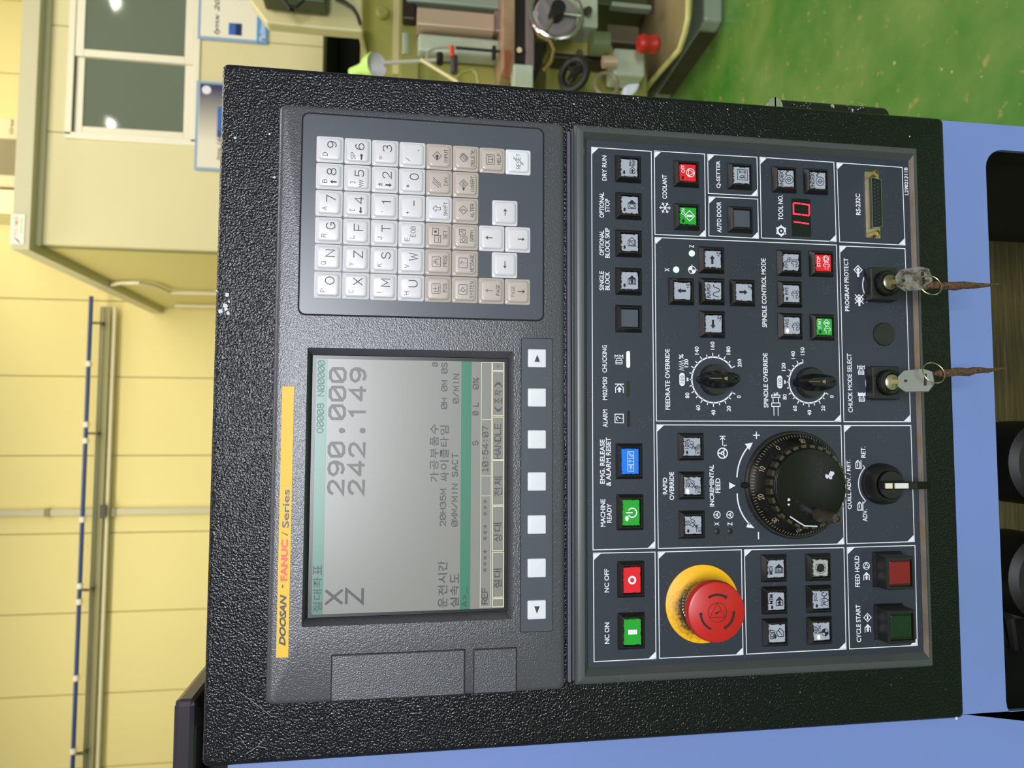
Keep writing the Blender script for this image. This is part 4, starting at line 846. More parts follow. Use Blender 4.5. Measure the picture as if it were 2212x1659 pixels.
cf = dialring(1541.5, 820.5, .0169, -148, 148, [('0', -148), ('20', -118.4), ('40', -88.8), ('60', -59.2), ('80', -29.6), ('100', 0), ('120', 29.6), ('140', 59.2), ('160', 88.8), ('180', 118.4), ('200', 148)], 14.8, 1); flush('feedrate scale from 0 to 200')
cs = dialring(1746, 826, .0155, -151, 76, [('0', -151), ('20', -121), ('40', -91), ('60', -60), ('80', -30), ('100', 0), ('120', 30), ('140', 60), ('150', 80)], 15.13, 1); flush('spindle scale from 0 to 150')
WHEEL = '@0,0,1,1,0,360;@0,0,.28,.28,0,360;0,.3 0,.9;-.25,-.15 -.8,-.45;.25,-.15 .8,-.45'
IP(mm, WHEEL, 1561, 979, .0037, .0009, dd_); IP(mm, WHEEL, 1548.8, 1112, .0025, .00055, dd_); IP(mm, WHEEL, 1576.8, 1112, .0025, .00055, dd_)
IP(mm, '-1,0 1,0;.4,.6 1,0 .4,-.6;1.2,.7 1.2,-.7;-1,-1 -1,-.4 -1.2,-.5', 1561, 953, .0030, .0006, dd_)
IP(mm, '#-1,1 1,1 0,-1', 1582, 1049, .0025, .0005, dd_)
IP(mm, '-1,0 1,0;0,-1 0,1', 1634, 940.2, .0024, .0008, dd_); IP(mm, '-1,0 1,0', 1638.4, 1157, .0024, .0009, dd_)
IP(mm, '@0,0,1,1,0,360;#0,0 1,0 .92,.38 .71,.71 .38,.92 0,1;#0,0 -1,0 -.92,-.38 -.71,-.71 -.38,-.92 0,-1;0,-1.5 0,1;-1,0 1.4,0', 1494.9, 583, .0028, .0005, dd_)
IP(mm, ';'.join('0,0 %.2f,%.2f;%.2f,%.2f %.2f,%.2f %.2f,%.2f' % (math.cos(a), math.sin(a), .7*math.cos(a)+.25*math.cos(a+1.1), .7*math.sin(a)+.25*math.sin(a+1.1), .65*math.cos(a), .65*math.sin(a), .7*math.cos(a)+.25*math.cos(a-1.1), .7*math.sin(a)+.25*math.sin(a-1.1)) for a in [k*PI/3+PI/6 for k in range(6)]), 1436.5, 448.8, .0042, .0006, dd_)
IP(mm, '@0,0,.7,.7,0,360;o0,0,.2,.2;@0,0,.8,.8,0,360;' + ';'.join('%.2f,%.2f %.2f,%.2f' % (.8*math.cos(a), .8*math.sin(a), 1.05*math.cos(a), 1.05*math.sin(a)) for a in [k*PI/3 for k in range(6)]), 1687.5, 498.7, .0040, .0011, dd_)
IP(mm, '-1,-.6 -.75,.6 -.5,-.6 -.25,.6 0,-.6 .25,.6 .5,-.6 .75,.6 1,-.6', 1472, 789.5, .0036, .0005, dd_, .0028)
IP(mm, '-1,.3 -.2,.3;-1,-.3 -.2,-.3;-.2,.6 .1,.6 .1,-.6 -.2,-.6 -.2,.6;.1,.4 .6,.4 .6,-.4 .1,-.4;.6,.6 .8,.6 .8,-.6 .6,-.6 .6,.6', 1676, 873, .0085, .0006, dd_, .0055)
CH = '-1,-.7 -1,.7 -.3,.7 -.3,-.7 -1,-.7;-.3,.5 .2,.5 .2,-.5 -.3,-.5;.2,.9 .9,.9 .6,.5 .9,.2 .2,.2;.2,-.9 .9,-.9 .6,-.5 .9,-.2 .2,-.2;-.7,.7 -.7,-.7'
IP(mm, CH, 1337, 776, .0034, .0005, dd_, .0033); IP(mm, '-1,-.9 .2,-.9;-1,.9 .2,.9 1,0;1,-1 1,1;.2,-.9 1,0;#-.9,-.25 -.3,-.25 -.3,-.6 .4,0 -.3,.6 -.3,.25 -.9,.25', 1338, 839, .0031, .0006, dd_, .0032)
IP(mm, '-1,-1 1,-1 1,1 -1,1 -1,-1;-.45,.4 -.2,.65 .3,.65 .45,.3 .05,-.1 .05,-.35;.05,-.65 .05,-.75', 1337.5, 904, .0031, .0006, dd_)
HOUSE = '-1,-1 -1,.3 0,1 1,.3 1,-1 ;#-.25,-.9 .25,-.9 .25,-.2 .55,-.2 0,.4 -.55,-.2 -.25,-.2'.replace(' ;', ';')
HS = '-1,.8 -1,-.8;-1,.8 .2,.8 1,0 .2,-.8 -1,-.8;#.1,.8 1,0 .1,-.8;#-.9,-.25 -.4,-.25 -.4,-.5 .1,0 -.4,.5 -.4,.25 -.9,.25'
HSO = '-1,.8 .2,.8;.2,-.8 -1,-.8;#.1,.9 1,0 .1,-.9;#-.95,-.25 -.4,-.25 -.4,-.55 .1,0 -.4,.55 -.4,.25 -.95,.25'
IP(mm, HSO, 1871.8, 1244, .0030, .0006, dd_, .0028); IP(mm, '@0,0,1,1,0,360;-.5,.7 .9,0 -.5,-.7 -.5,.7', 1871.4, 1222.5, .0026, .0005, dd_)
IP(mm, HSO, 1874.5, 1356.5, .0030, .0006, dd_, .0028); IP(mm, DIA+';#-.5,-.2 .5,-.2 .5,.2 -.5,.2', 1874, 1334, .0030, .0006, dd_)
IP(mm, '0,1 1,0 0,-1 -1,0 0,1;#-1.6,-.25 -.1,-.25 -.1,-.55 .6,0 -.1,.55 -.1,.25 -1.6,.25', 1853.5, 583, .0034, .0007, dd_)
IP(mm, '0,1 1,0 0,-1 -1,0 0,1;#-1.6,-.25 -.1,-.25 -.1,-.55 .6,0 -.1,.55 -.1,.25 -1.6,.25;-1,-1 1,1;-1,1 1,-1', 1856, 646, .0034, .0007, dd_)
IP(mm, CH, 1860, 798.7, .0034, .0006, dd_, .0032); IP(mm, CH+';#.2,-.9 .8,-.9 .8,.9 .2,.9', 1861.5, 857, .0034, .0006, dd_, .0032)
QI = '-1,.7 .4,.7 1,0 .4,-.7;-1,.7 -1,-.7 .4,-.7;-1.1,-1.1 1,-1.1;#.4,.7 1,.3 .4,-.1;-.5,.1 .2,.1'
IP(mm, QI.replace('1,', '1,'), 1853, 1003, .0030, .0007, dd_, .0024); IP(mm, QI, 1857, 1093, .0030, .0007, dd_, .0024)
def arcpx(pts, wd=.0008):
    q = [P(a, b, dd_) for a, b in pts]; (x0, z0), (x1, z1), (x2, z2) = [(p.x, p.z) for p in q]
    D = 2*(x0*(z1-z2)+x1*(z2-z0)+x2*(z0-z1)); ux = ((x0*x0+z0*z0)*(z1-z2)+(x1*x1+z1*z1)*(z2-z0)+(x2*x2+z2*z2)*(z0-z1))/D; uz = ((x0*x0+z0*z0)*(x2-x1)+(x1*x1+z1*z1)*(x0-x2)+(x2*x2+z2*z2)*(x1-x0))/D
    r = math.hypot(x0-ux, z0-uz); a0 = math.atan2(z0-uz, x0-ux); a2 = math.atan2(z2-uz, x2-ux); 
    draw(mm, [('s', [(ux+r*math.cos(a0+(a2-a0)*k/20), uz+r*math.sin(a0+(a2-a0)*k/20)) for k in range(21)])], lambda p: p, wd, lambda p: (p[0], -dd_, p[1]))
for pp in (((1876, 585), (1863.5, 615), (1877, 648)), ((1882, 796), (1870.5, 827), (1883.5, 859)), ((1868.5, 1010), (1854.5, 1046), (1870, 1082))):
    arcpx(pp)
    for (ex, ey), s_ in ((pp[0], -1), (pp[2], 1)): LINE(mm, [(ex-5, ey+s_*5), (ex, ey)], .0006, dd_)
    flush('curved arc between two positions')
arcpx(((1592, 1030.4), (1601, 990), (1617, 964)), .0010); POLY(mm, [(1609, 959), (1626, 956), (1619, 972)], dd_); flush(); arcpx(((1592.5, 1066.6), (1602, 1108), (1620, 1133)), .0010)
POLY(mm, [(1612, 1139), (1630, 1141), (1617, 1127)], dd_); flush()
mk('printed_numbers', ink, flat('slate_ink', '#454a55', .5), FP)

# push buttons
dC = dP+.0032; dLg = dC+.00045
_bm = {}
def bezmesh(hx, hz_):
    k = (hx, hz_)
    if k not in _bm:
        q = M().loft([rc(0, 0, hx, hz_, .0006, 0), rc(0, 0, hx, hz_, .0006, .0008), rc(0, 0, hx-.0022, hz_-.0022, .0005, .0042), rc(0, 0, hx-.0027, hz_-.0027, .0004, .0042), rc(0, 0, hx-.0028, hz_-.0028, .0004, .0034), rc(0, 0, hx-.0031, hz_-.0031, .0004, .0036), rc(0, 0, hx-.0034, hz_-.0034, .0003, .0022)])
        o = mk('push_button', q, BEZ, None, origin=(0, 0, 0)); _bm[k] = o.data; bpy.data.objects.remove(o)
    return _bm[k]
_cm = {}
def button(px, py, mat, label, items=(), led=None, wide=0, inkm=BLACK, ledpos=(-.62, .62)):
    hx, hz_ = (.0127 if wide else .01), .01; q = P(px, py, dP+.002); q = Vector((q.x, -dP, q.z))
    o = mk('push_button', bezmesh(hx, hz_), None, OP, origin=q, label=label)
    cx_, cz_ = hx-.0035, hz_-.0035; k = (cx_, mat.name)
    if k not in _cm:
        c = mk('button_cap', M().loft([rc(0, 0, cx_, cz_, .0003, 0), rc(0, 0, cx_, cz_, .0003, .001), rc(0, 0, cx_-.0004, cz_-.0004, .0005, .0014)]), mat, None, origin=(0, 0, 0)); _cm[k] = c.data; bpy.data.objects.remove(c)
    mk('button_cap', _cm[k], None, o, origin=(q.x, -dP-.002, q.z))
    mm = M(); s_ = cz_; dz = dLg
    for it in items:
        if it[0] == 't':
            _, tx, u0, u1, v0, v1 = it; TW(mm, tx, q.x+u0*s_, q.x+u1*s_, q.z+v0*s_, q.z+v1*s_, dz, .012)
        else:
            _, ic, u, v_, k_, wd = it; IC(mm, ic, q.x+u*s_, q.z+v_*s_, k_*s_, wd, dz)
    if mm.v: mk('legend', mm, inkm, o)
    if led is not None:
        lm = M(); u, v_ = ledpos; w_ = .0013 if led in (LEDO,) else .0017
        lm.loft([[(q.x+u*s_+w_*math.cos(2*PI*j/16), -dLg-k_, q.z+v_*s_+w_*.62*math.sin(2*PI*j/16)) for j in range(16)] for k_ in (0, .0003)])
        mk('indicator_lamp', lm, led, o)
    return o
tn = .00042
button(1358, 364, CAPG, 'grey button under DRY RUN', [('i', '-1,.8 -1,-.8;-1,.8 .2,.8 1,0 .2,-.8 -1,-.8;#-.9,-.25 -.3,-.25 -.3,-.6 .4,0 -.3,.6 -.3,.25 -.9,.25'.replace('x', 'x'), -.25, -.35, .36, tn), ('i', '-1,.0 -.8,.5 -.6,-.5 -.4,.5 -.2,-.5 0,.5 .2,-.5 .4,.5 .6,-.5 1,.5', .55, -.5, .36, tn), ('i', '-1,0 1,0;-.6,.4 -1,0 -.6,-.4;.2,.4 -.2,0 .2,-.4', .55, -.1, .34, tn)], LEDO, ledpos=(-.55, .62))
HB = '-1,.9 -1,-.9;-1,.9 .2,.9;-1,-.9 .2,-.9;#.1,1 1,0 .1,-1'
button(1359, 444, CAPG, 'grey button under OPTIONAL STOP', [('i', HB+';@-.4,0,.45,.6,0,360', .1, -.25, .5, tn)], LEDO, ledpos=(-.55, .62))
button(1359, 525, CAPG, 'grey button under OPTIONAL BLOCK SKIP', [('i', '-1,.9 .2,.9 1,0 .2,-.9 -1,-.9 -1,.9;-.8,-.6 .2,-.6 .2,.6 -.8,.6 -.8,-.6;-.7,-.5 .1,.5', .1, -.25, .5, tn)], LEDO, ledpos=(-.55, .62))
button(1359, 607, CAPG, 'grey button under SINGLE BLOCK', [('i', HB+';-.8,-.6 .1,-.6 .1,.6 -.8,.6 -.8,-.6;#-.7,-.25 -.3,-.25 -.3,-.5 .1,0 -.3,.5 -.3,.25 -.7,.25', .1, -.25, .5, tn)], LEDO, ledpos=(-.55, .62))
button(1359, 688, CAPD, 'blank slate button left of SINGLE BLOCK')
button(1360, 996.5, CAPB, 'wide blue alarm reset button', [('i', '-1.15,-.36 1.15,-.36 1.15,.36 -1.15,.36 -1.15,-.36;-.38,-.36 -.38,.36;.38,-.36 .38,.36;-1,0 -.55,0;-.8,.2 -.6,0 -.8,-.2;-.5,.2 -.5,-.2;.5,-.25 .8,.25;.7,-.25 1,.25;-.15,.1 0,.25 .15,.1 0,-.05 0,-.12;0,-.22 0,-.25', 0, -.05, .92, .00035)], None, 1, WINK)
button(1362, 1107, CAPN, 'wide green MACHINE READY button', [('i', '@0,0,.8,.8,125,415;0,0 0,1.1', 0, -.12, .62, .00085)], LEDW, 1, WINK, (-.62, .5))
button(1364, 1252, CAPR, 'wide red NC OFF button', [('i', '@0,0,.7,.7,0,360', 0, 0, .5, .0014)], None, 1, WINK)
button(1365, 1364, CAPN, 'wide green NC ON button', [('i', '#-.5,-1 .5,-1 .5,1 -.5,1', 0, 0, .5, .0014)], None, 1, WINK)
OFFI = '@0,0,1,1,0,360;-.5,.8 .95,0 -.5,-.8 -.5,.8'; ONI = DIA+';#-.6,-.2 .6,-.2 .6,.2 -.6,.2'
VOFF = '@0,0,1,1,0,360;-.8,.5 0,-.95 .8,.5 -.8,.5'; VON = DIA + ';#-.2,-.6 .2,-.6 .2,.6 -.2,.6'
button(1484, 374.5, CAPR, 'red COOLANT OFF button', [('t', 'OFF', -.05, .8, .35, .8), ('i', VOFF, .0, -.3, .48, .00055)], LEDO, inkm=WINK)
button(1485, 467.5, CAPN, 'green COOLANT ON button', [('t', 'ON', .1, .8, .4, .85), ('i', VON, .0, -.15, .6, .00055)], LEDO, inkm=WINK)
button(1600, 380, CAPG, 'grey Q-SETTER button with chipped edges', [('i', '-1,-1 1,-1 1,1 -1,1 -1,-1;@-.35,.1,.3,.3,0,360;-.8,-.5 .2,-.5;-.5,-.5 -.5,.7;.55,-.7 .55,.7;.3,.4 .55,.7 .8,.4;.3,-.4 .55,-.7 .8,-.4', .05, -.1, .6, .0004)])
button(1601, 473.5, CAPD, 'blank slate AUTO DOOR button')
IX = '@0,0,1,1,0,360;0,.6 .55,0 0,-.6 -.55,0 0,.6;0,-.3 0,.3'
button(1696, 387, CAPG, 'grey INDEX button, upper of the two', [('t', 'INDEX', -.85, .85, .35, .85), ('i', IX, -.1, -.35, .52, .0004), ('i', '@0,0,1.2,1,10,60;#.3,1 .2,.6 .9,.9', .3, -.4, .5, .0006)])
button(1764.5, 391, CAPG, 'grey INDEX button, lower of the two', [('t', 'INDEX', -.85, .85, .45, .95), ('i', IX, -.1, -.25, .52, .0004), ('i', '@0,0,1.2,1,10,60;#.3,1 .2,.6 .9,.9', .3, -.3, .5, .0006)])
def arrow(px, py, ic, tx, lab): button(px, py, CAPG, lab, [('i', ic, 0 if tx[1] == 'X' else -.05, .1, .5, .0004), ('t', tx, .3, .85, -.85, -.45)])
arrow(1472.5, 629, UPA, '+X', 'grey button with an up arrow, plus X'); arrow(1605.5, 632, DNA, '-X', 'grey button with a down arrow, minus X')
arrow(1538.5, 561, RTA, '+Z', 'grey button with a right arrow, plus Z'); arrow(1540, 700, LTA, '-Z', 'grey button with a left arrow, minus Z')
SIN = '-1,-.4 -.8,.4 -.55,.6 -.3,.4 -.1,-.4 .15,-.6 .4,-.4 .6,.3 .8,.5 1,.4'
button(1539, 629, CAPG, 'grey RAPID button between the arrows', [('t', 'RAPID', -.8, .75, .35, .8), ('i', SIN, 0, -.35, .7, .00055)])
CK = '-.9,.3 -.3,.3 -.3,.6 .1,.6 .1,-.6 -.3,-.6 -.3,-.3 -.9,-.3;.1,.35 .5,.35 .5,-.35 .1,-.35;@-.1,0,.9,1,200,330'
button(1707, 567.5, CAPG, 'grey spindle JOG button', [('t', 'JOG', -.75, .15, .4, .85), ('i', CK, 0, -.4, .6, .0004), ('i', '@0,0,1,1,0,360;0,-1 0,1;-1,0 1,0', .3, .25, .25, .0003)])
button(1776.5, 569, CAPR, 'red spindle STOP button', [('t', 'STOP', -.5, .75, .4, .85), ('i', CK.split(';@')[0], -.2, -.35, .6, .0004), ('i', VOFF, .5, -.3, .36, .0004)], None, inkm=WINK)
button(1708, 635, CAPG, 'grey RVS button', [('t', 'RVS', -.15, .7, .42, .85), ('i', CK, 0, -.35, .6, .0004)], LEDO)
button(1709, 704, CAPG, 'grey FWD button with lit lamp', [('t', 'FWD', -.2, .8, .42, .85), ('i', CK, 0, -.35, .6, .0004)], LEDY)
button(1778.5, 706.5, CAPN, 'green spindle START button', [('t', 'START', -.25, .95, .4, .85), ('i', CK.split(';@')[0], -.25, -.35, .6, .0004), ('i', VON, .45, -.25, .4, .0004)], LEDO, inkm=WINK, ledpos=(-.6, .55))
def rap(px, py, a, b, led, lab): button(px, py, CAPG, lab, [('t', a, -.2 if len(a) > 2 else 0, .85 if len(a) > 2 else .5, .4, .85), ('i', SIN, .35, .12, .5, .0004), ('i', '-1,.5 1,-.5'.replace('.5', '.7'), 0, -.05, .25, .0004), ('i', '-1,-.9 1,.9', .05, -.1, .45, .0004), ('i', '-1,0 1,0;.4,.5 1,0 .4,-.5;1.1,.7 1.1,-.7', -.4, -.35, .35, .0004), ('t', b, -.85, -.85+.28*len(b), -.88, -.5)], led)
rap(1493.5, 965, '100%', 'X100', LEDO, 'grey rapid override button marked 100%'); rap(1494.7, 1049, '25%', 'X10', LEDW, 'grey rapid override button marked 25%, lamp lit'); rap(1496, 1133.7, 'F0', 'X1', LEDO, 'grey rapid override button marked F0')
button(1674, 1228, CAPG, 'grey MDI button', [('t', 'MDI', -.6, .3, .4, .85), ('i', HB+';-.8,-.6 .1,-.6 .1,.6 -.8,.6 -.8,-.6;@-.35,0,.2,.3,0,300', .05, -.35, .5, .0005)])
button(1675, 1297.5, CAPG, 'grey MEM button', [('t', 'MEM', -.3, .75, .4, .85), ('i', HSO.replace('-1,.8 .2,.8', '-1,.8 -1,-.8;-1,.8 .2,.8'), 0, -.35, .5, .0005)], LEDO, ledpos=(-.65, .55))
button(1676.5, 1367, CAPG, 'grey EDIT button, legend worn through', [('t', 'EDIT', -.6, .5, .4, .85), ('i', '-1,-.9 -1,.5 0,1 1,0 .2,-.9 -1,-.9;-.6,-.4 .5,.4', .1, -.35, .45, .0005), ('i', '#-.9,.1 -.3,-.2 .5,.3 .9,.1 .7,.5 -.1,.4 -.6,.5', -.15, .15, .5, .0005)])
button(1770, 1226, CAPW, 'dirty white button with a worn black blot', [('i', '#-.9,0 -.8,.5 -.4,.9 .2,.8 .7,.6 .9,0 .7,-.6 .1,-.9 -.6,-.7', 0, 0, .55, .0005), ('i', '@0,0,1,1,30,330', 0, 0, .62, .0003)])
button(1771, 1294.6, CAPG, 'grey mode JOG button', [('t', 'JOG', -.15, .75, .4, .85), ('i', '-1,0 -.8,.5 -.6,-.5 -.4,.5 -.2,-.5 0,.5 .2,-.5 .4,.5 .6,-.5', -.15, -.2, .55, .0005), ('i', SIN, -.15, -.6, .5, .0005), ('i', '@0,0,.7,1,0,300', .6, -.4, .3, .0006)], LEDO, ledpos=(-.65, .55))
button(1772.5, 1363, CAPG, 'grey REF. RTN. button with lit lamp', [('t', 'REF.', -.2, .75, .5, .85), ('t', 'RTN.', -.2, .75, .08, .43), ('i', '@0,0,1,1,0,360;#0,0 1,0 .92,.38 .71,.71 .38,.92 0,1;#0,0 -1,0 -.92,-.38 -.71,-.71 -.38,-.92 0,-1;0,-1 0,1.4;-1.4,0 1,0', -.1, -.4, .4, .0004)], LEDY, ledpos=(-.6, .4))
# raised, hooded lamps: feed hold and cycle start
def hooded(px0, px1, py0, py1, mat, lab, dH=.019):
    a, b, c, e_ = box_px(px0, px1, py0, py1, dH); cx_, cz_ = (a+b)/2, (c+e_)/2; hx, hz_ = (b-a)/2, (e_-c)/2
    o = mk('hooded_button', M().loft([rc(cx_, cz_, hx+.0012, hz_+.0012, .0006, dP), rc(cx_, cz_, hx, hz_, .0006, dP+.003), rc(cx_, cz_, hx, hz_, .0006, dH-.0006), rc(cx_, cz_, hx-.0006, hz_-.0006, .0005, dH), rc(cx_, cz_, hx-.0022, hz_-.0016, .0004, dH), rc(cx_, cz_, hx-.0025, hz_-.0019, .0004, dH-.002)]), BEZ, OP, label=lab)
    mk('lens', M().loft([rc(cx_, cz_, hx-.0038, hz_-.0026, .0004, dH-.002), rc(cx_, cz_, hx-.0038, hz_-.0026, .0004, dH-.001), rc(cx_, cz_, hx-.0043, hz_-.0031, .0006, dH-.0006)]), mat, o)
RL = NT('red_lens'); RL.set(lin('#6e1012'), .35, emit=(.6, .02, .02, 1), es=.04)
GL = NT('green_lens'); g = GL.n('ShaderNodeTexCoord').outputs['Generated']; vm = GL.n('ShaderNodeVectorMath', _operation='DISTANCE'); GL.l(g, vm.inputs[0]); vm.inputs[1].default_value = (.5, .5, .5)
er = GL.ramp(vm.outputs['Value'], .0, .52, lin('#2a9a30'), lin('#04150a')); GL.set(lin('#062208'), .35, es=.9, emit=(0, 0, 0, 1)); GL.l(er, GL.b.inputs['Emission Color'])
hooded(1916, 1975, 1202, 1274, RL.m, 'raised black square button with a red lens, FEED HOLD'); hooded(1919, 1978, 1318, 1390.5, GL.m, 'raised black square button with a glowing green lens, CYCLE START')
# slim status lamps, round lamps, blank plug
def slot(px, py0, py1, mat, lab):
    a = P(px, py1, dd_); b = P(px, py0, dd_); z = a.z; mk('status_lamp', M().loft([rr(a.x, b.x, z-.0012, z+.0012, .0011, dP), rr(a.x, b.x, z-.0012, z+.0012, .0011, dP+.0005)]), mat, OP, label=lab)
slot(1357, 759, 794, NT('white_green_led').set(lin('#ffffff'), .4, emit=(.5, 1, .62, 1), es=3.2), 'lit green CHUCKING bar lamp'); slot(1357, 823, 857, LEDOG, 'unlit dark green M02/M30 bar lamp'); slot(1357.6, 887, 922, LEDO, 'unlit black ALARM bar lamp')
def round_lamp(px, py, r, mat, lab):
    q = P(px, py, dd_); mk('status_lamp', M().lathe(q.x, q.z, [(r, dP), (r, dP+.0003), (r*.8, dP+.0006)], 20), mat, OP, label=lab, smooth=True)
LGN = NT('pale_green_led').set(lin('#b8ffd0'), .4, emit=(.3, 1, .5, 1), es=1.5)
round_lamp(1460.6, 582.6, .0023, LGN, 'lit green lamp beside X'); round_lamp(1494.4, 547.4, .0023, LGN, 'lit green lamp beside Z')
round_lamp(1548.8, 1148, .0021, BLK, 'unlit X handwheel lamp'); round_lamp(1576.8, 1147.7, .0021, BLK, 'unlit Z handwheel lamp')
q = P(1909, 722, dd_); mk('blank_plug', M().lathe(q.x, q.z, [(.0090, dP), (.0090, dP+.0008), (.0084, dP+.0014)], 36), KNOBM, OP, smooth=True, label='round black blanking plug')
# tool number display
a, b, c, e_ = box_px(1710, 1751, 430, 511, dP); td = mk('tool_display', M().loft([rr(a, b, c, e_, .001, dP), rr(a, b, c, e_, .001, dP+.0003)]), flat('black_display_window', '#0b0a0b', .3), OP, label='black display window')
mm = M(); dn = dP+.0005
def seg7(px0, px1, py0, py1, segs):
    a, b, c, e_ = box_px(px0, px1, py0, py1, dn); s_ = .0010; m_ = (c+e_)/2; g_ = .0006; k = .0009
    D_ = {'a': ((a+g_, e_), (b-g_, e_)), 'g': ((a+g_, m_), (b-g_, m_)), 'd': ((a+g_, c), (b-g_, c)), 'f': ((a+k*.6, m_+g_), (a+k, e_-g_)), 'b': ((b-k*.4, m_+g_), (b, e_-g_)), 'e': ((a, c+g_), (a+k*.4, m_-g_)), 'c': ((b-k, c+g_), (b-k*.6, m_-g_))}
    for ch in segs: draw(mm, [('s', list(D_[ch]))], lambda p: p, .0011, lambda p: (p[0], -dn, p[1]))
seg7(1714, 1748, 439, 465, 'abcdef'); seg7(1714, 1748, 480, 483, 'bc')
mk('digits', mm, LEDR, td, label='lit red number 10')
# rotary override knobs
def rotary(c, lab):
    o = mk('rotary_knob', M().lathe(c.x, c.z, [(.0115, dP), (.0115, dP+.004), (.0106, dP+.0055)], 40), KNOBM, OP, smooth=True, label=lab)
    def outl(k, d, dz=0): return [(c.x+x*k*1.12, -d, c.z+z*k+dz) for x, z in ((0, .0150), (.0016, .0145), (.0050, .0085), (.0062, .002), (.0060, -.006), (.0052, -.0125), (.003, -.0140), (-.003, -.0140), (-.0052, -.0125), (-.0060, -.006), (-.0062, .002), (-.0050, .0085), (-.0016, .0145))]
    def top(d): return [(c.x+x, -d, c.z+z) for x, z in ((0, .0105), (.001, .0102), (.0027, .0065), (.0033, .002), (.0034, -.006), (.0034, -.0115), (.002, -.0132), (-.002, -.0132), (-.0034, -.0115), (-.0034, -.006), (-.0033, .002), (-.0027, .0065), (-.001, .0102))]
    g_ = mk('grip', M().loft([outl(.95, dP+.0035), outl(.9, dP+.009), top(dP+.0148), [(c.x+(p[0]-c.x)*.9, -dP-.0155, c.z+(p[2]-c.z)*.95) for p in top(0)]]), KNOB, o)
    mm = M(); mm.box(c.x-.0002, c.x+.0002, -dP-.0159, -dP-.0152, c.z+.001, c.z+.0095); mm.quad([(c.x-.0014, -dP-.0158, c.z-.0035), (c.x+.0014, -dP-.0158, c.z-.0035), (c.x+.0006, -dP-.0158, c.z-.001), (c.x-.0006, -dP-.0158, c.z-.001)])
    mk('pointer_line', mm, flat('worn_gold_line', '#8a7558', .4), o, label='worn gold pointer line')
    mk('set_screw', M().lathe(c.x, c.z-.0098, [(.0018, dP+.0153), (.0018, dP+.0160), (.0012, dP+.0160), (.0011, dP+.0155)], 16), KNOBM, o)
rotary(Vector((cf.x, 0, cf.z)), 'black pointer knob of FEEDRATE OVERRIDE'); cs2 = P(1748, 827, dd_); rotary(Vector((cs2.x, 0, cs2.z)), 'black pointer knob of SPINDLE OVERRIDE')
# pulse handwheel
hx_, hz_ = .1385, P(1716, 1050, dP).z
HW = mk('handwheel', M().lathe(hx_, hz_, [(.0398, dP), (.0398, dP+.0020), (.0388, dP+.0032)], 72), KNOBM, OP, smooth=True, label='black pulse handwheel with a graduated dial')
cone = [(.0378, dP+.0033), (.0372, dP+.0045), (.0300, dP+.0110)]
mk('dial', M().lathe(hx_, hz_, cone, 96, cap1=False), KNOB, HW, smooth=True)
mk('grip_ring', M().lathe(hx_, hz_, [(.0300, dP+.0110), (.0296, dP+.012), (.0276, dP+.0208), (.0268, dP+.0218), (.0266, dP+.02185), (.0, dP+.0220)], 64, cap1=False), KNOB, HW, smooth=True)
PADM = grained('worn_olive_black_pad', '#3a3525', 800, .15, .22, .0002)
for k in range(28):
    a0 = 2*PI*(k+.15)/28; a1 = 2*PI*(k+.85)/28; q = M()
    q.loft([[(hx_+r*math.cos(a), -d, hz_+r*math.sin(a)) for a, d in ((a0, dP+.0125), (a1, dP+.0125), (a1*.93+a0*.07, dP+.0195), (a0*.93+a1*.07, dP+.0195))] for r in (.0276, .0300)]); 
    mk('grip_pad', q, PADM, HW)
mm = M()
def cpt(a, r):
    t_ = (.0372-r)/(.0372-.0300); return (hx_+r*math.sin(a), -(dP+.0045+t_*.0065)-.00012, hz_+r*math.cos(a))
for k in range(100):
    a = math.radians((16-k)*3.6); r1 = .0368; r0 = .0342 if k % 10 == 0 else (.0347 if k % 5 == 0 else .0353)
    w_ = .00022; da = w_/2/.036; mm.add([cpt(a-da, r0), cpt(a+da, r0), cpt(a+da, r1), cpt(a-da, r1)], [(0, 1, 2, 3)])
for n_ in range(10):
    s_ = str(n_*10) if n_ else '0'; a = math.radians((16-n_*10)*3.6); k = .0019/4.6; tot = (len(s_)*5.3-1.3)*k
    for i, ch in enumerate(s_):
        draw(mm, paths(G[ch]), lambda p: (-tot/2+(i*5.3+p[0])*k, .0311+p[1]*k*1.1), .0003, lambda p: cpt(a+p[0]/.033, p[1]))
mk('printed_scale', mm, flat('tan_scale_ink', '#b8a489', .4), HW, label='tan graduations and numbers')
q = P(1604, 1050, dP+.003); mk('index_mark', M().lathe(hx_, hz_+.0405, [(.0022, dP), (.0022, dP+.0035), (.0014, dP+.0042)], 16).box(hx_-.0002, hx_+.0002, -dP-.0046, -dP-.0041, hz_+.0385, hz_+.0415), KNOB, HW, smooth=True)
A_ = P(1772, 1113, dP+.0236); B1 = P(1818, 1123, dP+.040)
ax = Vector((B1.x-A_.x, B1.y-A_.y, B1.z-A_.z)); pts = [A_+ax*k for k in (0, .1, .8, .95, 1)]
ax = Vector((0, -1, 0)); 
c0_ = Vector((A_.x, -dP-.0236, A_.z)); mk('crank_handle', M().lathe(c0_.x, c0_.z, [(.0052, dP+.0220), (.0050, dP+.026), (.0040, dP+.030), (.0038, dP+.042), (.0034, dP+.0437), (.0024, dP+.0437), (.0022, dP+.042)], 28), CRANK, HW, smooth=True, label='small black crank handle')
mm = M()
for cx_, cy_, r in ((1786, 1029, 5), (1796, 1024, 7), (1794, 1032, 5), (1704, 1080, 3.4), (1704, 1090, 3)):
    mm.quad([P(cx_+r*math.cos(2*PI*k/9)*(.6+.6*random.random()), cy_+r*math.sin(2*PI*k/9)*(.6+.6*random.random()), dP+.0222) for k in range(9)])
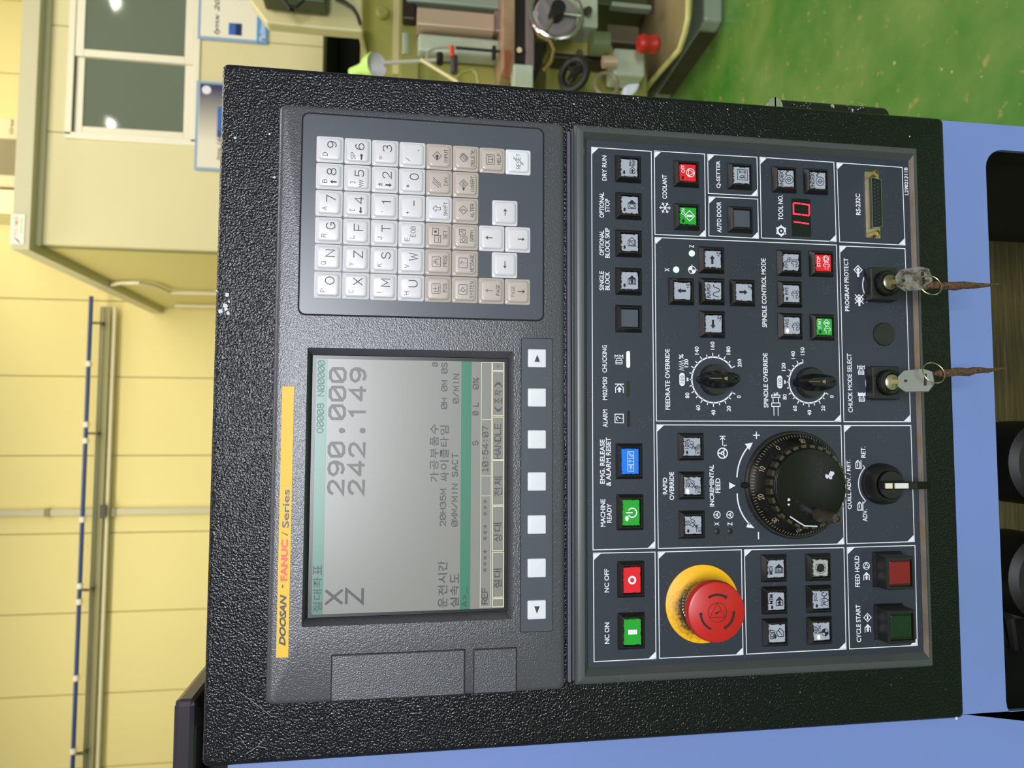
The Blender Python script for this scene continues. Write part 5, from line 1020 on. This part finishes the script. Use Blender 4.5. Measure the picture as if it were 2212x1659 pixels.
LINE(mm, [(1707, 1116), (1722, 1126), (1738, 1136), (1765, 1137)], .0009, dP+.0222)
mk('printed_wear', mm, CHIP, HW, label='pale worn spots')
# emergency stop
ex, ez = P(1517, 1304, dP).x, P(1517, 1304, dP).z
ES = mk('emergency_stop', M().lathe(ex, ez, [(.0278, dP), (.0278, dP+.0008), (.0274, dP+.001)], 64), YELM, OP, origin=(ex, -dP, ez), smooth=True, label='red mushroom stop button on a yellow disc')
mk('knurled_collar', M().lathe(ex, ez, [(.0158, dP+.001), (.0160, dP+.0016), (.0160, dP+.006), (.0148, dP+.0068)], 96, rib=((1, 2), .0008)), CHROME, ES, label='knurled nickel collar')
mk('sleeve', M().lathe(ex, ez, [(.0146, dP+.0065), (.0146, dP+.014), (.0165, dP+.0165)], 48), CHROME, ES, smooth=True)
mk('mushroom_head', M().lathe(ex, ez, [(.0165, dP+.0160), (.0196, dP+.0170), (.0210, dP+.0182), (.0210, dP+.0226), (.0204, dP+.0240), (.0190, dP+.0247), (.0, dP+.0250)], 120, cap1=False, rib=((2, 3), .0004)), REDM, ES, smooth=True)
mm = M(); de = dP+.0252; pu_ = lambda p: (ex+p[0], -de, ez+p[1])
draw(mm, paths('@0,0,.0067,.0067,0,360'), lambda p: p, .0003, pu_)
ang = [0, 120, 240]
def rot(p, a): a = math.radians(a); return (p[0]*math.cos(a)-p[1]*math.sin(a), p[0]*math.sin(a)+p[1]*math.cos(a))
tri = [rot((.0066, 0), a) for a in (0, 120, 240)]
tri = [(.0066*math.cos(math.radians(a)), .0066*math.sin(math.radians(a))) for a in (0, 120, 240)]
draw(mm, [('s', tri+[tri[0]])], lambda p: p, .00028, pu_)
draw(mm, [('f', [(-.0000, .0018), (-.0014, .0012), (.0008, -.0024), (.0010, -.0023)]), ('s', [(.0012, -.0030), (.0014, -.0031)])], lambda p: p, .0006, pu_)
for a0 in (95, 330, 210):
    a1 = a0+62; N_ = 14
    P0 = [(.0112*math.cos(math.radians(a0+(a1-a0)*k/N_)), .0112*math.sin(math.radians(a0+(a1-a0)*k/N_))) for k in range(N_+1)]
    P1 = [(.0128*math.cos(math.radians(a0+(a1-a0)*k/N_)), .0128*math.sin(math.radians(a0+(a1-a0)*k/N_))) for k in range(N_+1)]
    for k in range(N_): draw(mm, [('f', [P0[k], P1[k], P1[k+1], P0[k+1]])], lambda p: p, .0003, pu_)
    am = a0-8; draw(mm, [('f', [(.0120*math.cos(math.radians(am)), .0120*math.sin(math.radians(am))), (.0138*math.cos(math.radians(a0)), .0138*math.sin(math.radians(a0))), (.0102*math.cos(math.radians(a0)), .0102*math.sin(math.radians(a0)))])], lambda p: p, .0003, pu_)
mk('printed_arrows', mm, flat('grimy_engraving', '#2c1511', .5), ES, label='dark turn arrows and warning triangle')
# quill selector
q = P(1903, 1045, dP+.001); sx_, sz_ = q.x, q.z
SL = mk('selector_switch', M().lathe(sx_, sz_, [(.0155, dP), (.0155, dP+.003), (.0148, dP+.0075), (.0132, dP+.0105), (.0120, dP+.0120), (.0112, dP+.0118), (.0110, dP+.0105)], 48), KNOBM, OP, smooth=True, label='black QUILL selector with a white striped lever')
mk('disc', M().lathe(sx_, sz_, [(.0106, dP+.0100), (.0106, dP+.0128), (.0100, dP+.0133)], 40), KNOB, SL, smooth=True)
mm = M(); 
prof = [(.0115, .0128), (.0115, .0180), (.0105, .0200), (-.0150, .0210), (-.0275, .0195), (-.0280, .0165), (-.0130, .0128)]
L0 = [(sx_-.0027, -dP-d, sz_+z) for z, d in prof]; mm.prism(L0, (.0054, 0, 0)); mk('lever', mm, KNOB, SL, bevel=.0005)
mk('white_insert', M().box(sx_-.0019, sx_+.0019, -dP-.0207, -dP-.0195, sz_+.0050, sz_+.0105), flat('yellowed_white', '#e2d3b6', .4), SL); mk('white_insert', M().box(sx_-.0019, sx_+.0019, -dP-.0212, -dP-.0195, sz_-.0075, sz_+.0033), flat('clean_white', '#dcd9d4', .4), SL)
MET = grained('dirty_nickel', '#cfc4a8', 300, .15, .25, .0003, c2='#5a4326'); MET.node_tree.nodes['Principled BSDF'].inputs['Metallic'].default_value = .85
# key switches
def lock(px, py, lab):
    q = P(px, py, dP+.006); x, z = q.x, q.z
    o = mk('key_switch', M().loft([rc(x, z, .0128, .0115, .001, dP), rc(x, z, .0125, .0112, .001, dP+.0075), rc(x, z, .0119, .0106, .001, dP+.0083)]), KNOBM, OP, label=lab)
    mk('barrel', M().lathe(x, z-.0005, [(.0098, dP+.008), (.0096, dP+.0120), (.0086, dP+.0128), (.0066, dP+.0128), (.0062, dP+.0118)], 40), KNOB, o, smooth=True)
    mk('lock_core', M().lathe(x, z-.0005, [(.0058, dP+.0110), (.0058, dP+.0140), (.0050, dP+.0146)], 32), MET, o, smooth=True)
    return Vector((x, -dP-.0146, z-.0005))
k1 = lock(1907, 614, 'grimy black key switch under PROGRAM PROTECT'); k2 = lock(1911, 827, 'grimy black key switch under CHUCK MODE SELECT')
# 25 pin serial connector
a = P(1871, 516, dP); b = P(1867, 370, dP); cz_ = P(1883, 443, dP).z; cx_ = (a.x+b.x)/2
hwid = .0262
SC = mk('serial_connector', M().loft([rc(cx_, cz_, hwid, .0060, .001, dP), rc(cx_, cz_, hwid, .0060, .001, dP+.0010)]), MET, OP, label='25-pin metal serial connector')
def dsh(w0, w1, h, d): return [(cx_-w0, -d, cz_-h), (cx_+w0, -d, cz_-h), (cx_+w1, -d, cz_+h), (cx_-w1, -d, cz_+h)]
mk('shell', M().loft([dsh(.0188, .0200, .0043, dP+.001), dsh(.0186, .0198, .0042, dP+.0062), dsh(.0182, .0194, .0038, dP+.0062), dsh(.0182, .0194, .0038, dP+.0052)]), CHROME, SC)
ins_ = mk('insert', M().loft([dsh(.0180, .0192, .0036, dP+.005), dsh(.0180, .0192, .0036, dP+.0058)]), BLACK, SC)
mm = M()
for j in range(13):
    x = cx_-.0166+j*.00277; mm.lathe(x, cz_+.0014, [(.0007, dP+.0058), (.0007, dP+.00595), (.0004, dP+.0059)], 8)
    if j < 12: mm.lathe(x+.0014, cz_-.0014, [(.0007, dP+.0058), (.0007, dP+.00595), (.0004, dP+.0059)], 8)
mk('pin_holes', mm, flat('pin_hole_edge', '#3a3a3c', .3), SC, kind='stuff')
for s_ in (-1, 1):
    x = cx_+s_*.0235; n = 6; hexl = lambda r, d: [(x+r*math.cos(PI*k/3), -d, cz_+r*math.sin(PI*k/3)) for k in range(6)]
    mk('jack_screw', M().loft([hexl(.0027, dP+.001), hexl(.0027, dP+.0062), hexl(.0018, dP+.0064), hexl(.0013, dP+.0050)]), BRASS, SC)

# keys, rings and cords hanging from the locks
KH = NT('grimy_key_head'); v = KH.geo(); KH.set(KH.mix(KH.ramp(KH.noise(v, 130, 5, .7), .45, .6), lin('#7d7f72'), lin('#3a2a18')), .5)
KH2 = NT('clean_key_head'); v = KH2.geo(); KH2.set(KH2.mix(KH2.ramp(KH2.noise(v, 130, 5, .7), .62, .7), lin('#7f857a'), lin('#3a2a18')), .45)
ROPE = NT('filthy_cord'); v = ROPE.geo(); ROPE.set(ROPE.mix(ROPE.ramp(ROPE.noise(v, 500, 5, .7), .35, .7), lin('#2c1f16'), lin('#7d5a36')), .8); ROPE.bump(ROPE.noise(v, 900, 4), .9, .0015)
RINGM = NT('brass_ring').set(lin('#d2c090'), .2, 1)
def hang(kc, e1, e2, head, rp, ringax, cord, labs, letters):
    e1 = Vector(e1).normalized(); e2 = Vector(e2); e2 = (e2 - e1*e2.dot(e1)).normalized(); n = e1.cross(e2).normalized(); o = kc
    t = thing('switch_key', kc, labs[0], 'key')
    pl = [(0, -.0016), (0, .0016), (.0050, .0018), (.0050, -.0018)]; mk('blade', M().prism([o+e1*(a-.0008)+e2*b-n*.0006 for a, b in pl], n*.0012), BRASS, t)
    bow = [(.0035, -.0040), (.0035, .0040), (.0075, .0082), (.0200, .0088), (.0262, .0060), (.0275, -.0030), (.0235, -.0088), (.0085, -.0082)]
    bo = mk('bow', M().prism([o+e1*a+e2*b-n*.0012 for a, b in bow], n*.0024), head, t, bevel=.0005)
    mm = M(); sg = 1 if n.y < 0 else -1
    mm.quad([o+e1*a+e2*b+n*.00135*sg for a, b in ((.021, -.0045), (.0228, -.0045), (.0228, .0045), (.021, .0045))]); mm.quad([o+e1*a+e2*b+n*.00135*sg for a, b in ((.008, -.001), (.010, -.001), (.010, .001), (.008, .001))])
    mk('slot', mm, DRK, bo)
    rc_ = Vector(rp); g = tag(mk('key_ring', M().torus(rc_, ringax[0], ringax[1], .0078, .00045, 40, 8), RINGM, smooth=True), labs[1], 'key ring')
    tag(mk('frayed_cord', M().tube(cord, [.0012, .0030, .0028, .0030, .0032, .0030, .0026, .0022, .0018, .0011, .0008, .0003], 10), ROPE.m, smooth=True), labs[2], 'cord')
def cordpts(p0, p1, n=12):
    out = []
    for k in range(n):
        q = p0.lerp(p1, k/(n-1)); out.append(q + Vector((random.uniform(-.0006, .0006), random.uniform(-.0006, .0006), 0)))
    return out
hang(k1, (.0, -.80, -.6), (.88, .0, .42), KH.m, P(2009.5, 615.6, .0435), ((.95, .3, 0), (0, .15, 1)), cordpts(P(2004, 618, .042), P(2163, 614, .030)),
     ('grimy key with a grey head in the PROGRAM PROTECT lock', 'thin brass ring on the PROGRAM PROTECT key', 'dirty frayed brown cord hanging below the PROGRAM PROTECT key'), 0)
hang(k2, (.02, -.80, -.6), (.93, .0, -.30), KH2.m, P(2017, 805.4, .043), ((.95, .3, 0), (0, .1, 1)), cordpts(P(2018, 808, .041), P(2176, 796, .030)),
     ('pale grey headed key in the CHUCK MODE SELECT lock', 'thin brass ring on the CHUCK MODE SELECT key', 'dirty frayed brown cord hanging below the CHUCK MODE SELECT key'), 1)
